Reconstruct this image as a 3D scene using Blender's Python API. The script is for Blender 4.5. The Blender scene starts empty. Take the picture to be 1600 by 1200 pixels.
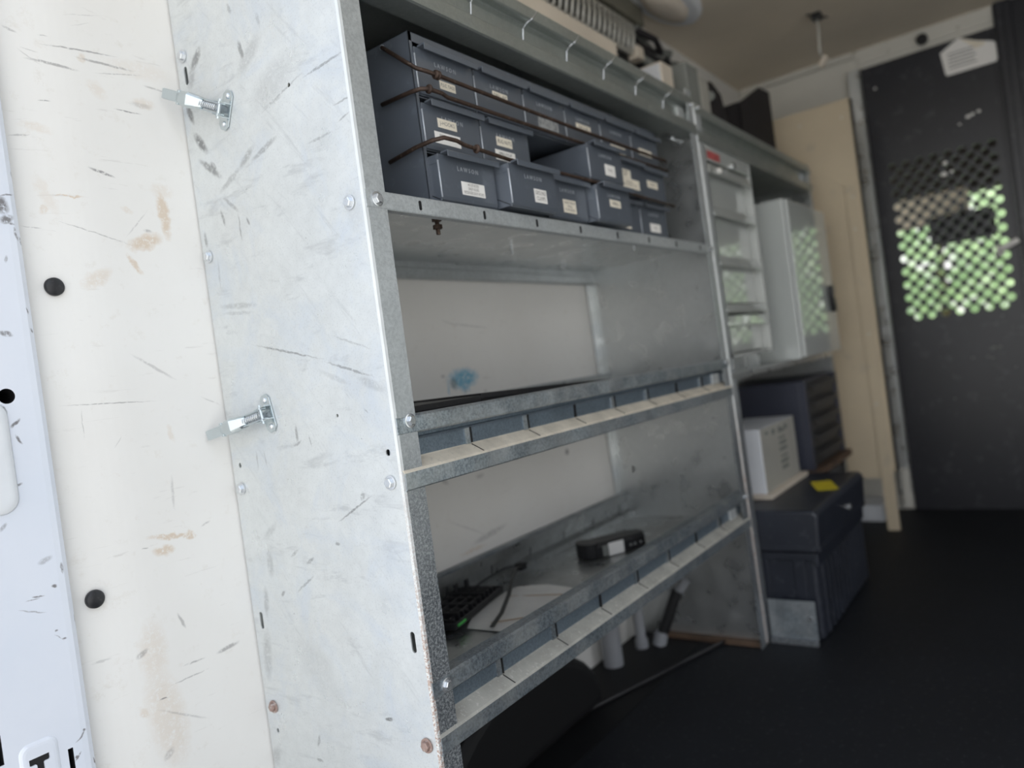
import bpy, bmesh, math, random
from mathutils import Vector, Matrix
random.seed(7)
C = bpy.context.scene.collection
SC = bpy.context.scene

# ------------------------------------------------------------------ camera
cam_data = bpy.data.cameras.new('camera')
cam = bpy.data.objects.new('camera', cam_data)
C.objects.link(cam)
right = Vector((0.58518013, -0.79986719, -0.13332922))
up = Vector((0.08947278, -0.09972831, 0.9909838))
fwd = Vector((0.80595213, 0.59183337, -0.01320731))
M = Matrix.Identity(4)
for i in range(3):
    M[i][0] = right[i]; M[i][1] = up[i]; M[i][2] = -fwd[i]
M[0][3], M[1][3], M[2][3] = 0.0, 0.0, 0.645
cam.matrix_world = M
cam_data.sensor_width = 36.0
cam_data.lens = 1168.41 / 1600 * 36
cam_data.clip_start = 0.02
cam_data.clip_end = 200
cam_data.dof.use_dof = True
cam_data.dof.focus_distance = 0.80
cam_data.dof.aperture_fstop = 3.0
SC.camera = cam

# ------------------------------------------------------------------ sky, sun, exposure
world = bpy.data.worlds.new('sky'); SC.world = world
world.use_nodes = True
wn, wl = world.node_tree.nodes, world.node_tree.links
wn.clear()
w_out = wn.new('ShaderNodeOutputWorld'); w_bg = wn.new('ShaderNodeBackground')
w_tc = wn.new('ShaderNodeTexCoord'); w_sep = wn.new('ShaderNodeSeparateXYZ'); w_ramp = wn.new('ShaderNodeValToRGB')
wl.new(w_tc.outputs['Generated'], w_sep.inputs[0]); wl.new(w_sep.outputs['Z'], w_ramp.inputs[0])
w_ramp.color_ramp.elements[0].position = 0.0; w_ramp.color_ramp.elements[0].color = (1.0, 0.99, 0.96, 1)
w_ramp.color_ramp.elements[1].position = 0.7; w_ramp.color_ramp.elements[1].color = (0.74, 0.84, 1.0, 1)
wl.new(w_ramp.outputs[0], w_bg.inputs[0]); w_bg.inputs[1].default_value = 1.15
wl.new(w_bg.outputs[0], w_out.inputs[0])
sun_d = bpy.data.lights.new('sun', 'SUN'); sun = bpy.data.objects.new('sun', sun_d); C.objects.link(sun)
sun_d.energy = 4.5; sun_d.angle = math.radians(0.6); sun_d.color = (1.0, 0.95, 0.88)
sun.rotation_euler = Vector((-0.30, -0.50, -0.82)).to_track_quat('-Z', 'Y').to_euler()
sun.location = (3, -3, 5)
SC.view_settings.view_transform = 'Standard'
SC.view_settings.look = 'None'
SC.view_settings.gamma = 1.0
SC.view_settings.use_curve_mapping = False
SC.view_settings.exposure = 0.70

# ------------------------------------------------------------------ marks: (centre a, centre b, half length, half width, angle, strength)
WALL_DARK = [(0.4367,1.0803,0.039,0.0011,0.081,0.7), (0.4052,1.0568,0.0247,0.0018,-0.063,0.6), (0.4643,1.0708,0.031,0.0016,-0.001,0.6), (0.5232,1.0545,0.0151,0.0013,-0.091,0.5), (0.3915,1.0135,0.0059,0.0007,0.037,0.7), (0.4835,1.0188,0.0154,0.0008,-0.022,0.9), (0.3682,1.0872,0.0057,0.0017,-0.406,0.4), (0.442,0.9396,0.0137,0.0019,-0.277,0.8), (0.4269,0.8675,0.0391,0.0007,-0.292,0.5), (0.417,0.6728,0.0479,0.0007,-0.065,0.6), (0.4711,0.7099,0.0279,0.0019,-0.607,0.35), (0.4701,0.354,0.0132,0.0012,-0.04,0.6), (0.5149,0.3545,0.0146,0.0025,0.094,0.6), (0.4113,0.3859,0.006,0.0033,0.396,0.5), (0.4278,0.3275,0.0046,0.0008,-0.027,0.9), (0.4614,0.4067,0.0096,0.0019,-1.195,0.5), (0.4628,0.3388,0.0226,0.0008,0.018,0.5), (0.4724,0.5582,0.0192,0.0019,-1.633,0.3), (0.3634,0.9718,0.0094,0.001,0.109,0.4), (0.3844,0.6528,0.0163,0.0005,-1.602,0.4), (0.4176,0.6278,0.0074,0.0005,0.93,0.3), (0.4308,0.502,0.0037,0.0007,-0.069,0.6), (0.5086,0.5122,0.0062,0.0012,0.292,0.4), (0.3826,1.0602,0.0124,0.0007,2.531,0.3), (0.3698,0.3928,0.0089,0.0017,0.004,0.3), (0.4491,0.2994,0.0324,0.0015,-0.554,0.3), (0.539,0.6619,0.014,0.0008,-0.495,0.4), (0.4751,0.8826,0.0222,0.0008,0.846,0.3), (0.4867,0.8748,0.0043,0.002,-0.105,0.5), (0.3629,0.8713,0.0093,0.0007,-0.105,0.4), (0.4255,0.2642,0.0056,0.0045,0.669,0.35), (0.4787,1.0628,0.0277,0.0008,-2.955,0.4), (0.3988,1.0874,0.0049,0.0007,-0.004,0.4), (0.5006,1.0298,0.0119,0.0033,0.014,0.25), (0.4465,1.1238,0.0227,0.0006,-2.889,0.25), (0.441,1.1114,0.0122,0.0006,0.407,0.2), (0.3836,1.0682,0.0079,0.0007,-0.178,0.3), (1.0091,0.6418,0.0069,0.0101,-0.931,0.6), (0.983,0.6571,0.005,0.0035,-0.082,0.4), (1.0403,0.6244,0.0027,0.003,-0.098,0.5), (1.096,0.6201,0.0032,0.0031,0.281,0.4), (1.0702,0.7442,0.0548,0.0023,-0.102,0.25), (1.0203,0.7497,0.0215,0.0015,-0.295,0.25), (0.9942,0.3861,0.0538,0.0021,-0.45,0.2), (1.047,0.4693,0.0094,0.0045,-0.002,0.35), (0.9514,0.4775,0.0086,0.0041,-0.516,0.4), (1.0531,0.3605,0.0494,0.006,-3.035,0.35), (1.3467,0.4642,0.0039,0.0068,0.617,1)]
WALL_TAN = [(0.5105,0.8972,0.0277,0.0074,-1.538,0.9), (0.4819,0.8609,0.0188,0.0095,0.334,0.9), (0.4656,0.8326,0.0125,0.0035,-0.983,0.8), (0.4204,0.8157,0.0154,0.0091,0.52,0.45), (0.3769,0.8917,0.0045,0.0034,0.999,0.5), (0.4644,0.5075,0.0266,0.0035,-0.195,0.9), (0.4524,0.4938,0.0105,0.0061,-0.125,0.85), (0.4864,0.5027,0.0041,0.0056,-0.065,0.9), (0.4036,0.9084,0.0134,0.0011,-0.019,1.2), (0.4364,1.0706,0.0033,0.0046,1.116,0.5), (0.4487,1.0375,0.0088,0.0085,-0.755,0.3), (0.505,1.0327,0.0121,0.0066,0.05,0.4), (0.4235,0.3827,0.0296,0.0167,-1.587,0.35), (0.4296,0.305,0.0485,0.0226,-1.436,0.4), (0.405,0.3209,0.0053,0.0051,-0.953,0.5), (0.4803,0.6287,0.0104,0.0035,-1.322,0.35), (0.3804,0.9815,0.0127,0.0056,-0.232,0.3), (0.512,0.9268,0.0102,0.0091,3.105,0.3), (0.4645,0.8979,0.0058,0.0039,-0.378,0.35), (0.3804,0.9077,0.0199,0.0076,-1.197,0.25), (0.5038,1.0735,0.0358,0.0125,0.03,0.2), (1.0027,0.3455,0.0363,0.0036,0.013,0.5)]
WALL_BLUE = [(1.037,0.6487,0.0338,0.0192,0.036,1), (0.9941,0.6324,0.0103,0.0021,-1.525,0.7), (1.0396,0.6338,0.0056,0.0133,-0.52,0.9)]
PANEL_DARK = [(0.8246,1.0848,0.0131,0.007,-0.693,0.75), (0.8392,1.0671,0.0104,0.0088,-1.114,0.35), (0.852,1.0256,0.0127,0.0055,-1.922,0.9), (0.8382,0.9846,0.0152,0.0066,-2.231,0.9), (0.8252,0.9484,0.0241,0.0048,-2.482,0.75), (0.8195,0.9475,0.0057,0.0064,-2.134,0.8), (0.7338,1.063,0.011,0.0039,-1.808,0.7), (0.7205,1.0533,0.0228,0.0107,-0.531,0.25), (0.7451,1.1163,0.0057,0.003,-1.929,0.4), (0.6863,1.0097,0.035,0.0209,-0.369,0.2), (0.5993,0.9992,0.0321,0.0017,-0.074,0.6), (0.6727,0.9924,0.0382,0.0014,-0.248,0.45), (0.7164,0.9421,0.0239,0.0038,-0.273,0.5), (0.6195,0.9265,0.0215,0.0017,-0.027,0.4), (0.7509,0.9418,0.0168,0.005,-0.5,0.45), (0.7881,0.9247,0.0241,0.0041,-0.382,0.35), (0.7257,0.706,0.0588,0.0014,-2.888,0.7), (0.6238,0.6741,0.037,0.0017,-2.82,0.6), (0.5925,0.6546,0.0201,0.0058,-2.693,0.25), (0.7935,0.8957,0.0164,0.0031,-2.418,0.45), (0.8134,0.8838,0.0097,0.0027,-1.84,0.6), (0.7818,0.8655,0.0157,0.0015,-1.588,0.6), (0.7645,0.8693,0.0049,0.002,1.1,0.7), (0.8562,0.8659,0.0082,0.0033,-1.588,0.6), (0.8374,0.8193,0.0181,0.0016,-1.523,0.3), (0.8078,0.7735,0.0365,0.0037,-3.023,0.3), (0.8095,0.765,0.0299,0.0026,-3.012,0.25), (0.7284,0.6094,0.0095,0.0024,-1.542,0.6), (0.7293,0.5972,0.0069,0.002,2.798,0.5), (0.7059,0.5994,0.007,0.001,-1.779,0.6), (0.6452,0.5196,0.0325,0.0013,2.685,0.7), (0.6299,0.5334,0.0035,0.0035,2.213,0.5), (0.7356,0.4579,0.0074,0.0025,2.675,0.6), (0.7641,0.4654,0.0082,0.002,2.61,0.45), (0.7973,0.4143,0.0043,0.0021,2.595,0.6), (0.7509,0.4289,0.0204,0.0015,2.588,0.5), (0.6825,0.4793,0.0028,0.0023,3.114,0.6), (0.6365,0.2839,0.0053,0.0023,2.975,0.9), (0.7667,0.2356,0.0072,0.0021,-1.117,0.6), (0.7701,0.2113,0.0059,0.0021,-3.005,0.6), (0.6136,0.7022,0.0307,0.0013,-2.781,0.3), (0.6494,0.6675,0.0243,0.0036,-2.738,0.2), (0.6956,1.0849,0.0079,0.0028,-1.73,0.3), (0.6907,0.9879,0.0183,0.0023,3.065,0.3), (0.5784,0.9532,0.0142,0.0012,-0.03,0.5), (0.5791,0.9366,0.0093,0.0012,-0.243,0.5), (0.6054,0.6259,0.0031,0.0013,-2.314,0.4), (0.8057,0.4919,0.0142,0.0053,2.526,0.25), (0.8154,0.4514,0.0162,0.0065,-1.507,0.3), (0.8347,0.4015,0.0167,0.0055,-1.425,0.35), (0.8475,0.3303,0.0299,0.009,-1.414,0.3), (0.8124,0.5804,0.012,0.0011,-1.561,0.4), (0.7954,0.5829,0.0112,0.001,-1.635,0.4), (0.846,0.6293,0.0122,0.0011,-2.939,0.5), (0.8582,0.1998,0.0109,0.0081,-1.046,0.3), (0.5831,0.8378,0.0214,0.0123,-1.723,0.12), (0.7513,0.3305,0.0368,0.0256,-2.272,0.12)]
JAMB_DARK = [(0.3304,0.8884,0.0066,0.0064,-1.475,0.9), (0.333,0.8737,0.0054,0.0045,0.402,0.9), (0.3375,0.8697,0.0021,0.0016,-0.244,0.8), (0.3369,0.9001,0.0069,0.001,0.259,0.8), (0.3174,0.7546,0.0052,0.0028,-0.227,0.8), (0.306,0.6778,0.0039,0.0024,-1.083,0.9), (0.3145,0.6627,0.0055,0.0018,0.757,0.9), (0.3153,0.6464,0.0049,0.0015,-1.068,0.9), (0.3014,0.6069,0.0049,0.0006,0.071,0.7), (0.3088,0.5998,0.004,0.0015,0.4,0.8), (0.3074,0.4829,0.0065,0.0006,-0.021,0.7), (0.3124,0.4849,0.0053,0.0009,-0.133,0.9), (0.3288,0.4901,0.0019,0.0019,-0.302,0.9), (0.3059,0.4709,0.0126,0.0009,-0.376,0.5), (0.324,0.519,0.0059,0.0031,0.296,0.4), (0.3281,0.3107,0.0047,0.001,0.871,0.9), (0.3265,0.3107,0.001,0.0016,-2.678,0.9), (0.3386,0.3344,0.001,0.0013,-0.439,0.9), (0.325,0.445,0.001,0.001,-0.345,0.8), (0.3314,0.4346,0.0019,0.001,-0.007,0.8), (0.3267,0.437,0.0056,0.0006,2.319,0.6), (0.3387,0.5064,0.0052,0.0016,-1.521,0.7), (0.3338,0.3299,0.0067,0.001,0.715,0.8), (0.2908,0.5613,0.0044,0.0021,0.767,0.5), (0.3482,1.0018,0.0134,0.001,-1.542,0.5), (0.3462,0.9221,0.005,0.0016,-1.458,0.6), (0.346,0.4494,0.0084,0.0007,-1.628,0.8), (0.3406,0.8592,0.0068,0.0016,-1.341,0.8), (0.3448,0.8521,0.004,0.0013,-1.474,0.7), (0.3411,0.7784,0.0035,0.001,-1.345,0.8), (0.3431,0.7581,0.0022,0.0013,-1.264,0.8), (0.3271,0.8317,0.0035,0.0013,-1.861,0.6), (0.3443,0.2974,0.0039,0.001,-1.368,0.9)]


# ------------------------------------------------------------------ materials
def node_mat(name):
    m = bpy.data.materials.new(name); m.use_nodes = True
    nt = m.node_tree
    return m, nt.nodes, nt.links, nt.nodes['Principled BSDF']

def rgb(c):
    return (c[0], c[1], c[2], 1)

def mixc(n, l, fac, a, b):
    x = n.new('ShaderNodeMix'); x.data_type = 'RGBA'
    for sock, v in ((x.inputs[0], fac), (x.inputs[6], a), (x.inputs[7], b)):
        if isinstance(v, (int, float)): sock.default_value = v
        elif isinstance(v, tuple): sock.default_value = rgb(v)
        else: l.new(v, sock)
    return x.outputs[2]

def noise(n, l, vec, scale, detail=4, rough=0.55, dist=0.0):
    x = n.new('ShaderNodeTexNoise'); x.inputs['Scale'].default_value = scale
    x.inputs['Detail'].default_value = detail; x.inputs['Roughness'].default_value = rough
    x.inputs['Distortion'].default_value = dist
    l.new(vec, x.inputs['Vector'])
    return x.outputs['Fac']

def mrange(n, l, v, a, b, c=0.0, d=1.0):
    x = n.new('ShaderNodeMapRange'); l.new(v, x.inputs[0])
    for i, q in enumerate((a, b, c, d)): x.inputs[i+1].default_value = q
    return x.outputs[0]

def mth(n, l, op, a, b=None):
    x = n.new('ShaderNodeMath'); x.operation = op
    for s, v in ((x.inputs[0], a), (x.inputs[1], b)):
        if v is None: continue
        if isinstance(v, (int, float)): s.default_value = v
        else: l.new(v, s)
    return x.outputs[0]

def objvec(n, scale=None, l=None):
    t = n.new('ShaderNodeTexCoord')
    if scale is None: return t.outputs['Object']
    mp = n.new('ShaderNodeMapping'); mp.inputs['Scale'].default_value = scale
    l.new(t.outputs['Object'], mp.inputs[0])
    return mp.outputs[0]

def paint(name, col, rough=0.5, metal=0.0, var=0.08, vs=6.0, col2=None, bump=0.0, bs=60.0, coat=0.0, spec=0.5, speck=None, trans=0.0):
    """plain surface with soft colour variation, optional fine speckle of a second colour, optional bump"""
    m, n, l, p = node_mat(name)
    v = objvec(n)
    if col2 is None: col2 = tuple(c * (1 - var * 2) for c in col)
    c = mixc(n, l, mrange(n, l, noise(n, l, v, vs, 5), 0.35, 0.7), col, col2)
    if speck:
        sc, sa, ss = speck
        c = mixc(n, l, mrange(n, l, noise(n, l, v, ss, 3, 0.7), 0.58, 0.68, 0, sa), c, sc)
    l.new(c, p.inputs['Base Color'])
    p.inputs['Roughness'].default_value = rough; p.inputs['Metallic'].default_value = metal
    p.inputs['Specular IOR Level'].default_value = spec
    p.inputs['Coat Weight'].default_value = coat; p.inputs['Coat Roughness'].default_value = 0.03
    p.inputs['Transmission Weight'].default_value = trans
    if bump:
        b = n.new('ShaderNodeBump'); b.inputs['Strength'].default_value = bump; b.inputs['Distance'].default_value = 0.001
        l.new(noise(n, l, v, bs, 3), b.inputs['Height']); l.new(b.outputs[0], p.inputs['Normal'])
    return m

def galv(name, col=(0.60, 0.63, 0.64), rough=0.42, metal=0.55, dust=0.0, speck=0.0, dustcol=(0.62, 0.62, 0.60), dark=(0.30, 0.33, 0.36), extra=None, spangle=0.5):
    """zinc-coated sheet steel: soft spangle, brushed smears, optional dust and light pitting"""
    m, n, l, p = node_mat(name)
    v = objvec(n)
    vor = n.new('ShaderNodeTexVoronoi'); vor.inputs['Scale'].default_value = 90
    l.new(v, vor.inputs['Vector'])
    sp = mrange(n, l, vor.outputs['Distance'], 0.0, 0.9, 0, spangle)
    big = mrange(n, l, noise(n, l, v, 7, 5, 0.6), 0.38, 0.68)
    c = mixc(n, l, sp, col, tuple(x * 0.80 for x in col))
    c = mixc(n, l, mth(n, l, 'MULTIPLY', big, 0.35), c, tuple(x * 1.18 for x in col))
    if speck:
        c = mixc(n, l, mrange(n, l, noise(n, l, v, 300, 3, 0.75), 0.42, 0.62, 0, speck), c, dark)
    if dust:
        c = mixc(n, l, mrange(n, l, noise(n, l, v, 16, 6, 0.7), 0.40, 0.62, 0, dust), c, dustcol)
    met = None
    if extra:
        c, met = extra(n, l, c)
    l.new(c, p.inputs['Base Color'])
    p.inputs['Metallic'].default_value = metal
    rr = mrange(n, l, noise(n, l, v, 22, 4), 0.3, 0.7, rough - 0.08, rough + 0.12)
    l.new(rr, p.inputs['Roughness'])
    b = n.new('ShaderNodeBump'); b.inputs['Strength'].default_value = 0.10; b.inputs['Distance'].default_value = 0.001
    l.new(noise(n, l, v, 120, 3), b.inputs['Height']); l.new(b.outputs[0], p.inputs['Normal'])
    return m

def mark_mask(n, l, axes, marks, wob=0.004):
    """soft union of scuff strokes given in the plane of two object axes"""
    t = n.new('ShaderNodeTexCoord'); s = n.new('ShaderNodeSeparateXYZ'); l.new(t.outputs['Object'], s.inputs[0])
    cb = n.new('ShaderNodeCombineXYZ'); l.new(s.outputs[axes[0]], cb.inputs[0]); l.new(s.outputs[axes[1]], cb.inputs[1])
    nz = n.new('ShaderNodeTexNoise'); nz.inputs['Scale'].default_value = 120; nz.inputs['Detail'].default_value = 3
    l.new(t.outputs['Object'], nz.inputs['Vector'])
    sub = n.new('ShaderNodeVectorMath'); sub.operation = 'SUBTRACT'; l.new(nz.outputs['Color'], sub.inputs[0]); sub.inputs[1].default_value = (0.5, 0.5, 0.5)
    scl = n.new('ShaderNodeVectorMath'); scl.operation = 'SCALE'; l.new(sub.outputs[0], scl.inputs[0]); scl.inputs[3].default_value = wob
    add = n.new('ShaderNodeVectorMath'); l.new(cb.outputs[0], add.inputs[0]); l.new(scl.outputs[0], add.inputs[1])
    flat = n.new('ShaderNodeVectorMath'); flat.operation = 'MULTIPLY'; l.new(add.outputs[0], flat.inputs[0]); flat.inputs[1].default_value = (1, 1, 0)
    out = None
    for a, b, hl, hw, ang, st in marks:
        mp = n.new('ShaderNodeMapping'); mp.vector_type = 'TEXTURE'
        mp.inputs['Location'].default_value = (a, b, 0); mp.inputs['Rotation'].default_value = (0, 0, ang)
        mp.inputs['Scale'].default_value = (hl + hw * 0.5, hw, 1)
        l.new(flat.outputs[0], mp.inputs[0])
        ln = n.new('ShaderNodeVectorMath'); ln.operation = 'LENGTH'; l.new(mp.outputs[0], ln.inputs[0])
        r = mrange(n, l, ln.outputs['Value'], 1.15, 0.55, 0, st)
        out = r if out is None else mth(n, l, 'MAXIMUM', out, r)
    br = mrange(n, l, noise(n, l, t.outputs['Object'], 200, 4, 0.8), 0.34, 0.50)
    return mth(n, l, 'MULTIPLY', out, br)

def streaks(n, l, scale, lo, hi, amt):
    """sparse fine scratches: noise stretched along one direction"""
    return mrange(n, l, noise(n, l, objvec(n, scale, l), 1.0, 4, 0.7, 0.4), lo, hi, 0, amt)

def wall_material():
    m, n, l, p = node_mat('cream_wall_board')
    v = objvec(n)
    c = mixc(n, l, mrange(n, l, noise(n, l, v, 5, 5), 0.35, 0.7), (0.80, 0.785, 0.755), (0.765, 0.745, 0.71))
    c = mixc(n, l, mrange(n, l, noise(n, l, v, 45, 6, 0.75), 0.58, 0.72, 0, 0.35), c, (0.62, 0.57, 0.50))
    c = mixc(n, l, streaks(n, l, (14, 14, 150), 0.64, 0.73, 0.45), c, (0.50, 0.47, 0.44))
    c = mixc(n, l, mark_mask(n, l, (0, 2), WALL_TAN, 0.010), c, (0.64, 0.53, 0.42))
    c = mixc(n, l, mark_mask(n, l, (0, 2), WALL_BLUE, 0.016), c, (0.16, 0.42, 0.58))
    c = mixc(n, l, mark_mask(n, l, (0, 2), WALL_DARK, 0.003), c, (0.20, 0.19, 0.19))
    l.new(c, p.inputs['Base Color']); p.inputs['Roughness'].default_value = 0.55
    return m

def panel_extra(n, l, c):
    c = mixc(n, l, streaks(n, l, (1, 14, 60), 0.57, 0.70, 0.35), c, (0.36, 0.37, 0.38))
    rot = n.new('ShaderNodeMapping'); rot.inputs['Rotation'].default_value = (math.radians(40), 0, 0); rot.inputs['Scale'].default_value = (1, 1, 1)
    l.new(objvec(n), rot.inputs[0])
    r2 = n.new('ShaderNodeMapping'); r2.inputs['Scale'].default_value = (1, 90, 9); l.new(rot.outputs[0], r2.inputs[0])
    c = mixc(n, l, mrange(n, l, noise(n, l, r2.outputs[0], 1.0, 5, 0.7), 0.60, 0.74, 0, 0.35), c, (0.40, 0.41, 0.42))
    c = mixc(n, l, mrange(n, l, noise(n, l, objvec(n), 11, 5, 0.65, 0.6), 0.48, 0.66, 0, 0.45), c, (0.58, 0.64, 0.72))  # bluish patches painted in for the sky's reflection on the zinc
    c = mixc(n, l, mrange(n, l, noise(n, l, objvec(n), 420, 2, 0.6), 0.55, 0.66, 0, 0.22), c, (0.42, 0.43, 0.43))
    c = mixc(n, l, mark_mask(n, l, (1, 2), PANEL_DARK, 0.004), c, (0.20, 0.20, 0.20))
    return c, None

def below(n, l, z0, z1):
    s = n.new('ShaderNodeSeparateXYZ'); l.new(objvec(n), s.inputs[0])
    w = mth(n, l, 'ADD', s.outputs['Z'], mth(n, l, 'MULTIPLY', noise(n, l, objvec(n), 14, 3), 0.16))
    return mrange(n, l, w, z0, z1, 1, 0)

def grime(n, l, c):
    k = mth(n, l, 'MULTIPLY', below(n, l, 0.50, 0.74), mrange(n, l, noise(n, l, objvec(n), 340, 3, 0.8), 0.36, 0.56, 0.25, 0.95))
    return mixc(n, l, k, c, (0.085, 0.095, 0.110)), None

def edge_rust(n, l, c):
    k = mth(n, l, 'MULTIPLY', below(n, l, 0.42, 0.66), mrange(n, l, noise(n, l, objvec(n), 420, 3, 0.8), 0.44, 0.56))
    return mixc(n, l, mth(n, l, 'MULTIPLY', k, 0.85), c, (0.34, 0.21, 0.16)), None

def jamb_material():
    m, n, l, p = node_mat('white_painted_jamb')
    v = objvec(n)
    c = mixc(n, l, mrange(n, l, noise(n, l, v, 8, 5), 0.4, 0.7), (0.73, 0.76, 0.83), (0.69, 0.73, 0.81))
    c = mixc(n, l, mark_mask(n, l, (0, 2), JAMB_DARK, 0.004), c, (0.16, 0.15, 0.15))
    l.new(c, p.inputs['Base Color']); p.inputs['Roughness'].default_value = 0.22
    p.inputs['Coat Weight'].default_value = 0.4
    return m

MAT = {}
MAT['wall'] = wall_material()
MAT['panel'] = galv('galvanised_end_panel', (0.70, 0.72, 0.715), 0.34, 0.5, extra=panel_extra, spangle=0.35)
MAT['galv'] = galv('galvanised_sheet', (0.70, 0.72, 0.72), 0.30, 0.85, spangle=0.3)
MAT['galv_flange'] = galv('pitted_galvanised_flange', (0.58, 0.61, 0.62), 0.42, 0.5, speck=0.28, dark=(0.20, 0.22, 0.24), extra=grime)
MAT['rust_edge'] = galv('rust_pitted_edge', (0.66, 0.68, 0.68), 0.42, 0.4, extra=edge_rust)
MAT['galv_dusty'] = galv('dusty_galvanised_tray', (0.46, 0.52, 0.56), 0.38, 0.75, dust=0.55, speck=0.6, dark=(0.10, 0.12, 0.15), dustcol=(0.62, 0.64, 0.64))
MAT['galv_shaded'] = galv('shaded_galvanised_tray', (0.24, 0.28, 0.31), 0.42, 0.6, dust=0.5, speck=0.7, dark=(0.06, 0.07, 0.09), dustcol=(0.42, 0.43, 0.42))  # dusty tray steel darkened in colour for the dim light low down
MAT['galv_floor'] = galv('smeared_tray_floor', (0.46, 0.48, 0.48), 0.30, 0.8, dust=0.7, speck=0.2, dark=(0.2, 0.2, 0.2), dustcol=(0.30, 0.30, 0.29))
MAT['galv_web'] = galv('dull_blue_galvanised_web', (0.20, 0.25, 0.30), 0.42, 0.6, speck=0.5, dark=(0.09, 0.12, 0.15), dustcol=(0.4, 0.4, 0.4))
MAT['galv_olive'] = galv('dull_galvanised_header', (0.42, 0.45, 0.43), 0.36, 0.7, speck=0.25, dark=(0.24, 0.27, 0.26))
MAT['dust'] = paint('tan_dust_layer', (0.66, 0.60, 0.50), 0.9, 0, 0.12, 30, speck=((0.40, 0.38, 0.34), 0.5, 200), bump=0.6, bs=300)
MAT['dust_grey'] = paint('grey_dust_layer', (0.42, 0.41, 0.37), 0.85, 0, 0.12, 30, speck=((0.60, 0.58, 0.54), 0.6, 160), bump=0.5, bs=300)
MAT['black_gap'] = paint('black_recess', (0.006, 0.006, 0.007), 0.7)
MAT['zinc'] = paint('bright_zinc_plate', (0.60, 0.66, 0.68), 0.20, 1.0, 0.03)
MAT['bolt'] = paint('zinc_bolt_head', (0.72, 0.74, 0.76), 0.25, 0.85, 0.05, 80)
MAT['rusty_bolt'] = paint('rusty_bolt_head', (0.42, 0.30, 0.26), 0.6, 0.5, 0.15, 120, speck=((0.65, 0.62, 0.6), 0.7, 200))
MAT['bin'] = paint('slate_blue_bin_enamel', (0.114, 0.131, 0.158), 0.32, 0.0, 0.06, 9, coat=0.9, speck=((0.20, 0.23, 0.27), 0.25, 40))
MAT['bin_edge'] = paint('pale_bin_edge', (0.62, 0.66, 0.72), 0.35, 0.3)
MAT['emboss'] = paint('rubbed_embossing', (0.48, 0.51, 0.55), 0.4, 0.3)
MAT['rod'] = paint('rusty_brown_steel_rod', (0.085, 0.055, 0.042), 0.55, 0.5, 0.2, 70, speck=((0.28, 0.20, 0.15), 0.5, 150))
MAT['card_cream'] = paint('cream_label_tape', (0.90, 0.83, 0.70), 0.6, 0, 0.04, 60)
MAT['card_white'] = paint('white_label_tape', (0.93, 0.91, 0.88), 0.55, 0, 0.02, 60)
MAT['card_grey'] = paint('worn_grey_label', (0.45, 0.46, 0.46), 0.6, 0, 0.25, 180, col2=(0.20, 0.21, 0.22))
MAT['ink'] = paint('grey_label_ink', (0.22, 0.20, 0.19), 0.7)
MAT['ink_dark'] = paint('black_label_ink', (0.04, 0.035, 0.035), 0.7)
MAT['rubber'] = paint('black_rubber_floor', (0.011, 0.0125, 0.016), 0.62, 0, 0.15, 5, speck=((0.05, 0.05, 0.055), 0.5, 90), bump=0.15, bs=400, spec=0.35)
MAT['ceiling'] = paint('beige_grey_ceiling', (0.78, 0.69, 0.56), 0.7, 0, 0.06, 3)
MAT['side_wall'] = paint('grey_side_wall', (0.30, 0.31, 0.32), 0.6)
MAT['bulk'] = paint('white_bulkhead_paint', (0.66, 0.64, 0.58), 0.45, 0, 0.05, 5)
MAT['door'] = paint('black_satin_door', (0.022, 0.023, 0.030), 0.33, 0, 0.12, 5, spec=0.5, speck=((0.10, 0.10, 0.11), 0.3, 28))
MAT['black'] = paint('black_plastic', (0.014, 0.014, 0.016), 0.45, 0, 0.1, 20, speck=((0.09, 0.08, 0.08), 0.4, 240))
MAT['black_soft'] = paint('black_fabric', (0.020, 0.017, 0.019), 0.8, 0, 0.2, 20)
MAT['white_enamel'] = paint('white_enamel', (0.50, 0.52, 0.50), 0.10, 0, 0.03, 4, coat=1.0)
MAT['white_cab'] = paint('off_white_cabinet_enamel', (0.52, 0.55, 0.54), 0.3, 0, 0.03, 4, coat=1.0)
MAT['ply'] = paint('cream_painted_plywood', (0.64, 0.54, 0.39), 0.55, 0, 0.06, 4, speck=((0.45, 0.40, 0.32), 0.4, 12))
MAT['ply_low'] = MAT['ply']
MAT['tool'] = paint('black_moulded_toolbox', (0.022, 0.026, 0.038), 0.42, 0, 0.15, 8, speck=((0.07, 0.075, 0.09), 0.5, 60), bump=0.3, bs=250)
MAT['yellow'] = paint('yellow_sticker', (0.75, 0.62, 0.03), 0.5, 0, 0.1, 40)
MAT['carton'] = paint('white_carton', (0.70, 0.72, 0.76), 0.6, 0, 0.04, 8)
MAT['navy'] = paint('navy_blue_cabinet', (0.048, 0.053, 0.078), 0.42, 0, 0.1, 6)
MAT['dark_drawer'] = paint('dark_grey_drawer', (0.045, 0.045, 0.048), 0.45, 0, 0.1, 6)
MAT['wood'] = paint('brown_wood', (0.16, 0.10, 0.065), 0.75, 0, 0.25, 14)
MAT['red_label'] = paint('red_label', (0.50, 0.10, 0.10), 0.6, 0, 0.2, 60)
MAT['paper'] = paint('off_white_paper', (0.80, 0.78, 0.74), 0.7, 0, 0.08, 14)
MAT['rust_mark'] = paint('orange_rust_mark', (0.45, 0.26, 0.12), 0.7)
MAT['green'] = paint('green_clip', (0.10, 0.62, 0.12), 0.5)
MAT['pvc'] = paint('pale_grey_pvc', (0.30, 0.31, 0.33), 0.5)
MAT['mesh'] = paint('grey_wire', (0.60, 0.59, 0.54), 0.45, 0.4)
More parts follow.
